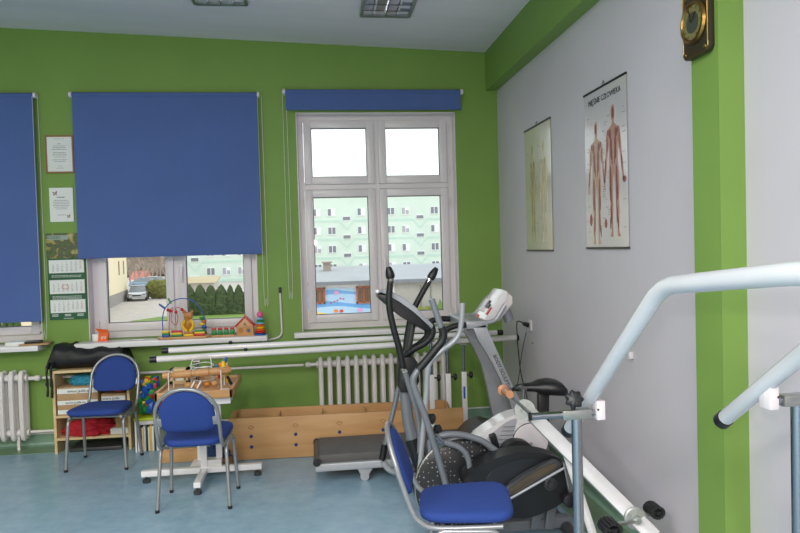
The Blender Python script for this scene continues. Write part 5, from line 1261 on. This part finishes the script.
# far red roofed house
p0 = P(131, 280, Y=120); p1 = P(141, 280, Y=120)
t = thing('red_roof_house', 'distant house with a red roof behind the bare trees', 'building', ((p0.x + p1.x) / 2, 123, G))
MB().boxm((p0.x, 120, G), (p1.x, 127, p0.z)).build('walls', 'wall_white', t)
MB().poly([(p0.x - .4, 119.5, p0.z), (p0.x - .4, 123.5, p0.z + 1.5), (p0.x - .4, 127.5, p0.z)], (p1.x - p0.x + .8, 0, 0)).build('roof', mat('red_tiles', (196, 116, 104), .8), t)
# distant brown woodland edge
b = MB(); random.seed(31)
for k in range(14): p = P(120 + k * 4.2, 285, Y=136); bushmesh(b, (p.x, 136 + random.uniform(-2, 2), G), 2.1, P(140, random.uniform(255, 266), Y=136).z - G, 300 + k, 0, 4)
o = b.build('woodland', mat('winter_woodland', (168, 152, 140), .95, rgb2=(140, 124, 112), scale=2.2, bump=.9, bscale=3)); o['kind'] = 'stuff'; o['label'] = 'brownish leafless woodland far behind the parked cars'
# bare trees
def tree(px, y, hpx, seed, label):
    random.seed(seed); base = P(px, 285, Y=y); base.z = G; H = P(px, hpx, Y=y).z - G
    t = thing('bare_tree', label, 'tree', base, 'bare trees along the road'); b = MB(); tips = []
    def grow(p, d, l, r, n):
        q = p + d * l; b.tube([p, p.lerp(q, .5) + V((random.uniform(-1, 1), random.uniform(-1, 1), 0)) * l * .05, q], r, 5, 1, rr=lambda u: r * (1 - .35 * u))
        if n == 0: return
        for _ in range(4 if n > 1 else 5):
            nd = (d + V((random.uniform(-1, 1), random.uniform(-1, 1), random.uniform(-.2, .7))) * .75).normalized(); grow(q if _ < 2 else p.lerp(q, .7), nd, l * random.uniform(.6, .8), r * .6, n - 1)
    d = V((0, 0, 1)); grow(base.copy(), d, H * .33, .13, 4)
    tr = b.build('branches', 'bark', t)
    return t
for i, (px, y, hp) in enumerate(((131, 92, 236), (140, 88, 232), (149, 95, 238), (158, 90, 230), (166, 86, 236), (135, 105, 240), (154, 112, 240), (145, 120, 244), (161, 125, 242))):
    tree(px, y, hp, 200 + i, ('bare tree nearest the cream house', 'bare tree rising above the silver car', 'bare tree in the middle of the road-side group', 'tall bare tree above the roadside bushes', 'bare tree half behind the middle window mullion', 'far bare tree by the red-roofed house', 'far bare tree behind the white car', 'very distant bare tree above the pale blue car', 'very distant bare tree beside the mullion')[i])
# ================================================================== LIGHT
w = bpy.data.worlds.new('overcast'); bpy.context.scene.world = w; w.use_nodes = True
bg = w.node_tree.nodes['Background']; bg.inputs[0].default_value = (.96, .98, 1, 1); bg.inputs[1].default_value = 1.5
def area(loc, size, e, colr=(1, .97, .93), rot=(0, 0, 0)):
    l = bpy.data.lights.new('unseen_fill_light', 'AREA'); l.shape = 'RECTANGLE'; l.size, l.size_y = size; l.energy = e; l.color = colr
    o = bpy.data.objects.new('unseen_fill_light', l); C.objects.link(o); o.location = loc; o.rotation_euler = rot; return o
LP = 62
for x in (-4.2, -2.2, -.4):
    for y, k in ((-4.6, .45), (-7.2, 1.3), (-9.4, 1.5)): area((x, y, zc(x) - .03), (.36, 1.25), LP * k)  # unseen area lights added under the ceiling to brighten the room
l = bpy.data.lights.new('camera_flash', 'SPOT'); l.energy = 46; l.shadow_soft_size = .025; l.color = (1, .98, .96); l.spot_size = math.radians(95); l.spot_blend = .6
o = bpy.data.objects.new('camera_flash', l); C.objects.link(o); o.location = EYE + V((.0, .02, .13)); o.rotation_euler = camo.rotation_euler
o.matrix_world = Matrix.Translation(EYE + V((0, .02, .13))) @ M3.to_4x4()
# clock: nothing animated; film
bpy.context.scene.cycles.max_bounces = 8; bpy.context.scene.cycles.transparent_max_bounces = 12
bpy.context.scene.cycles.sample_clamp_indirect = 4
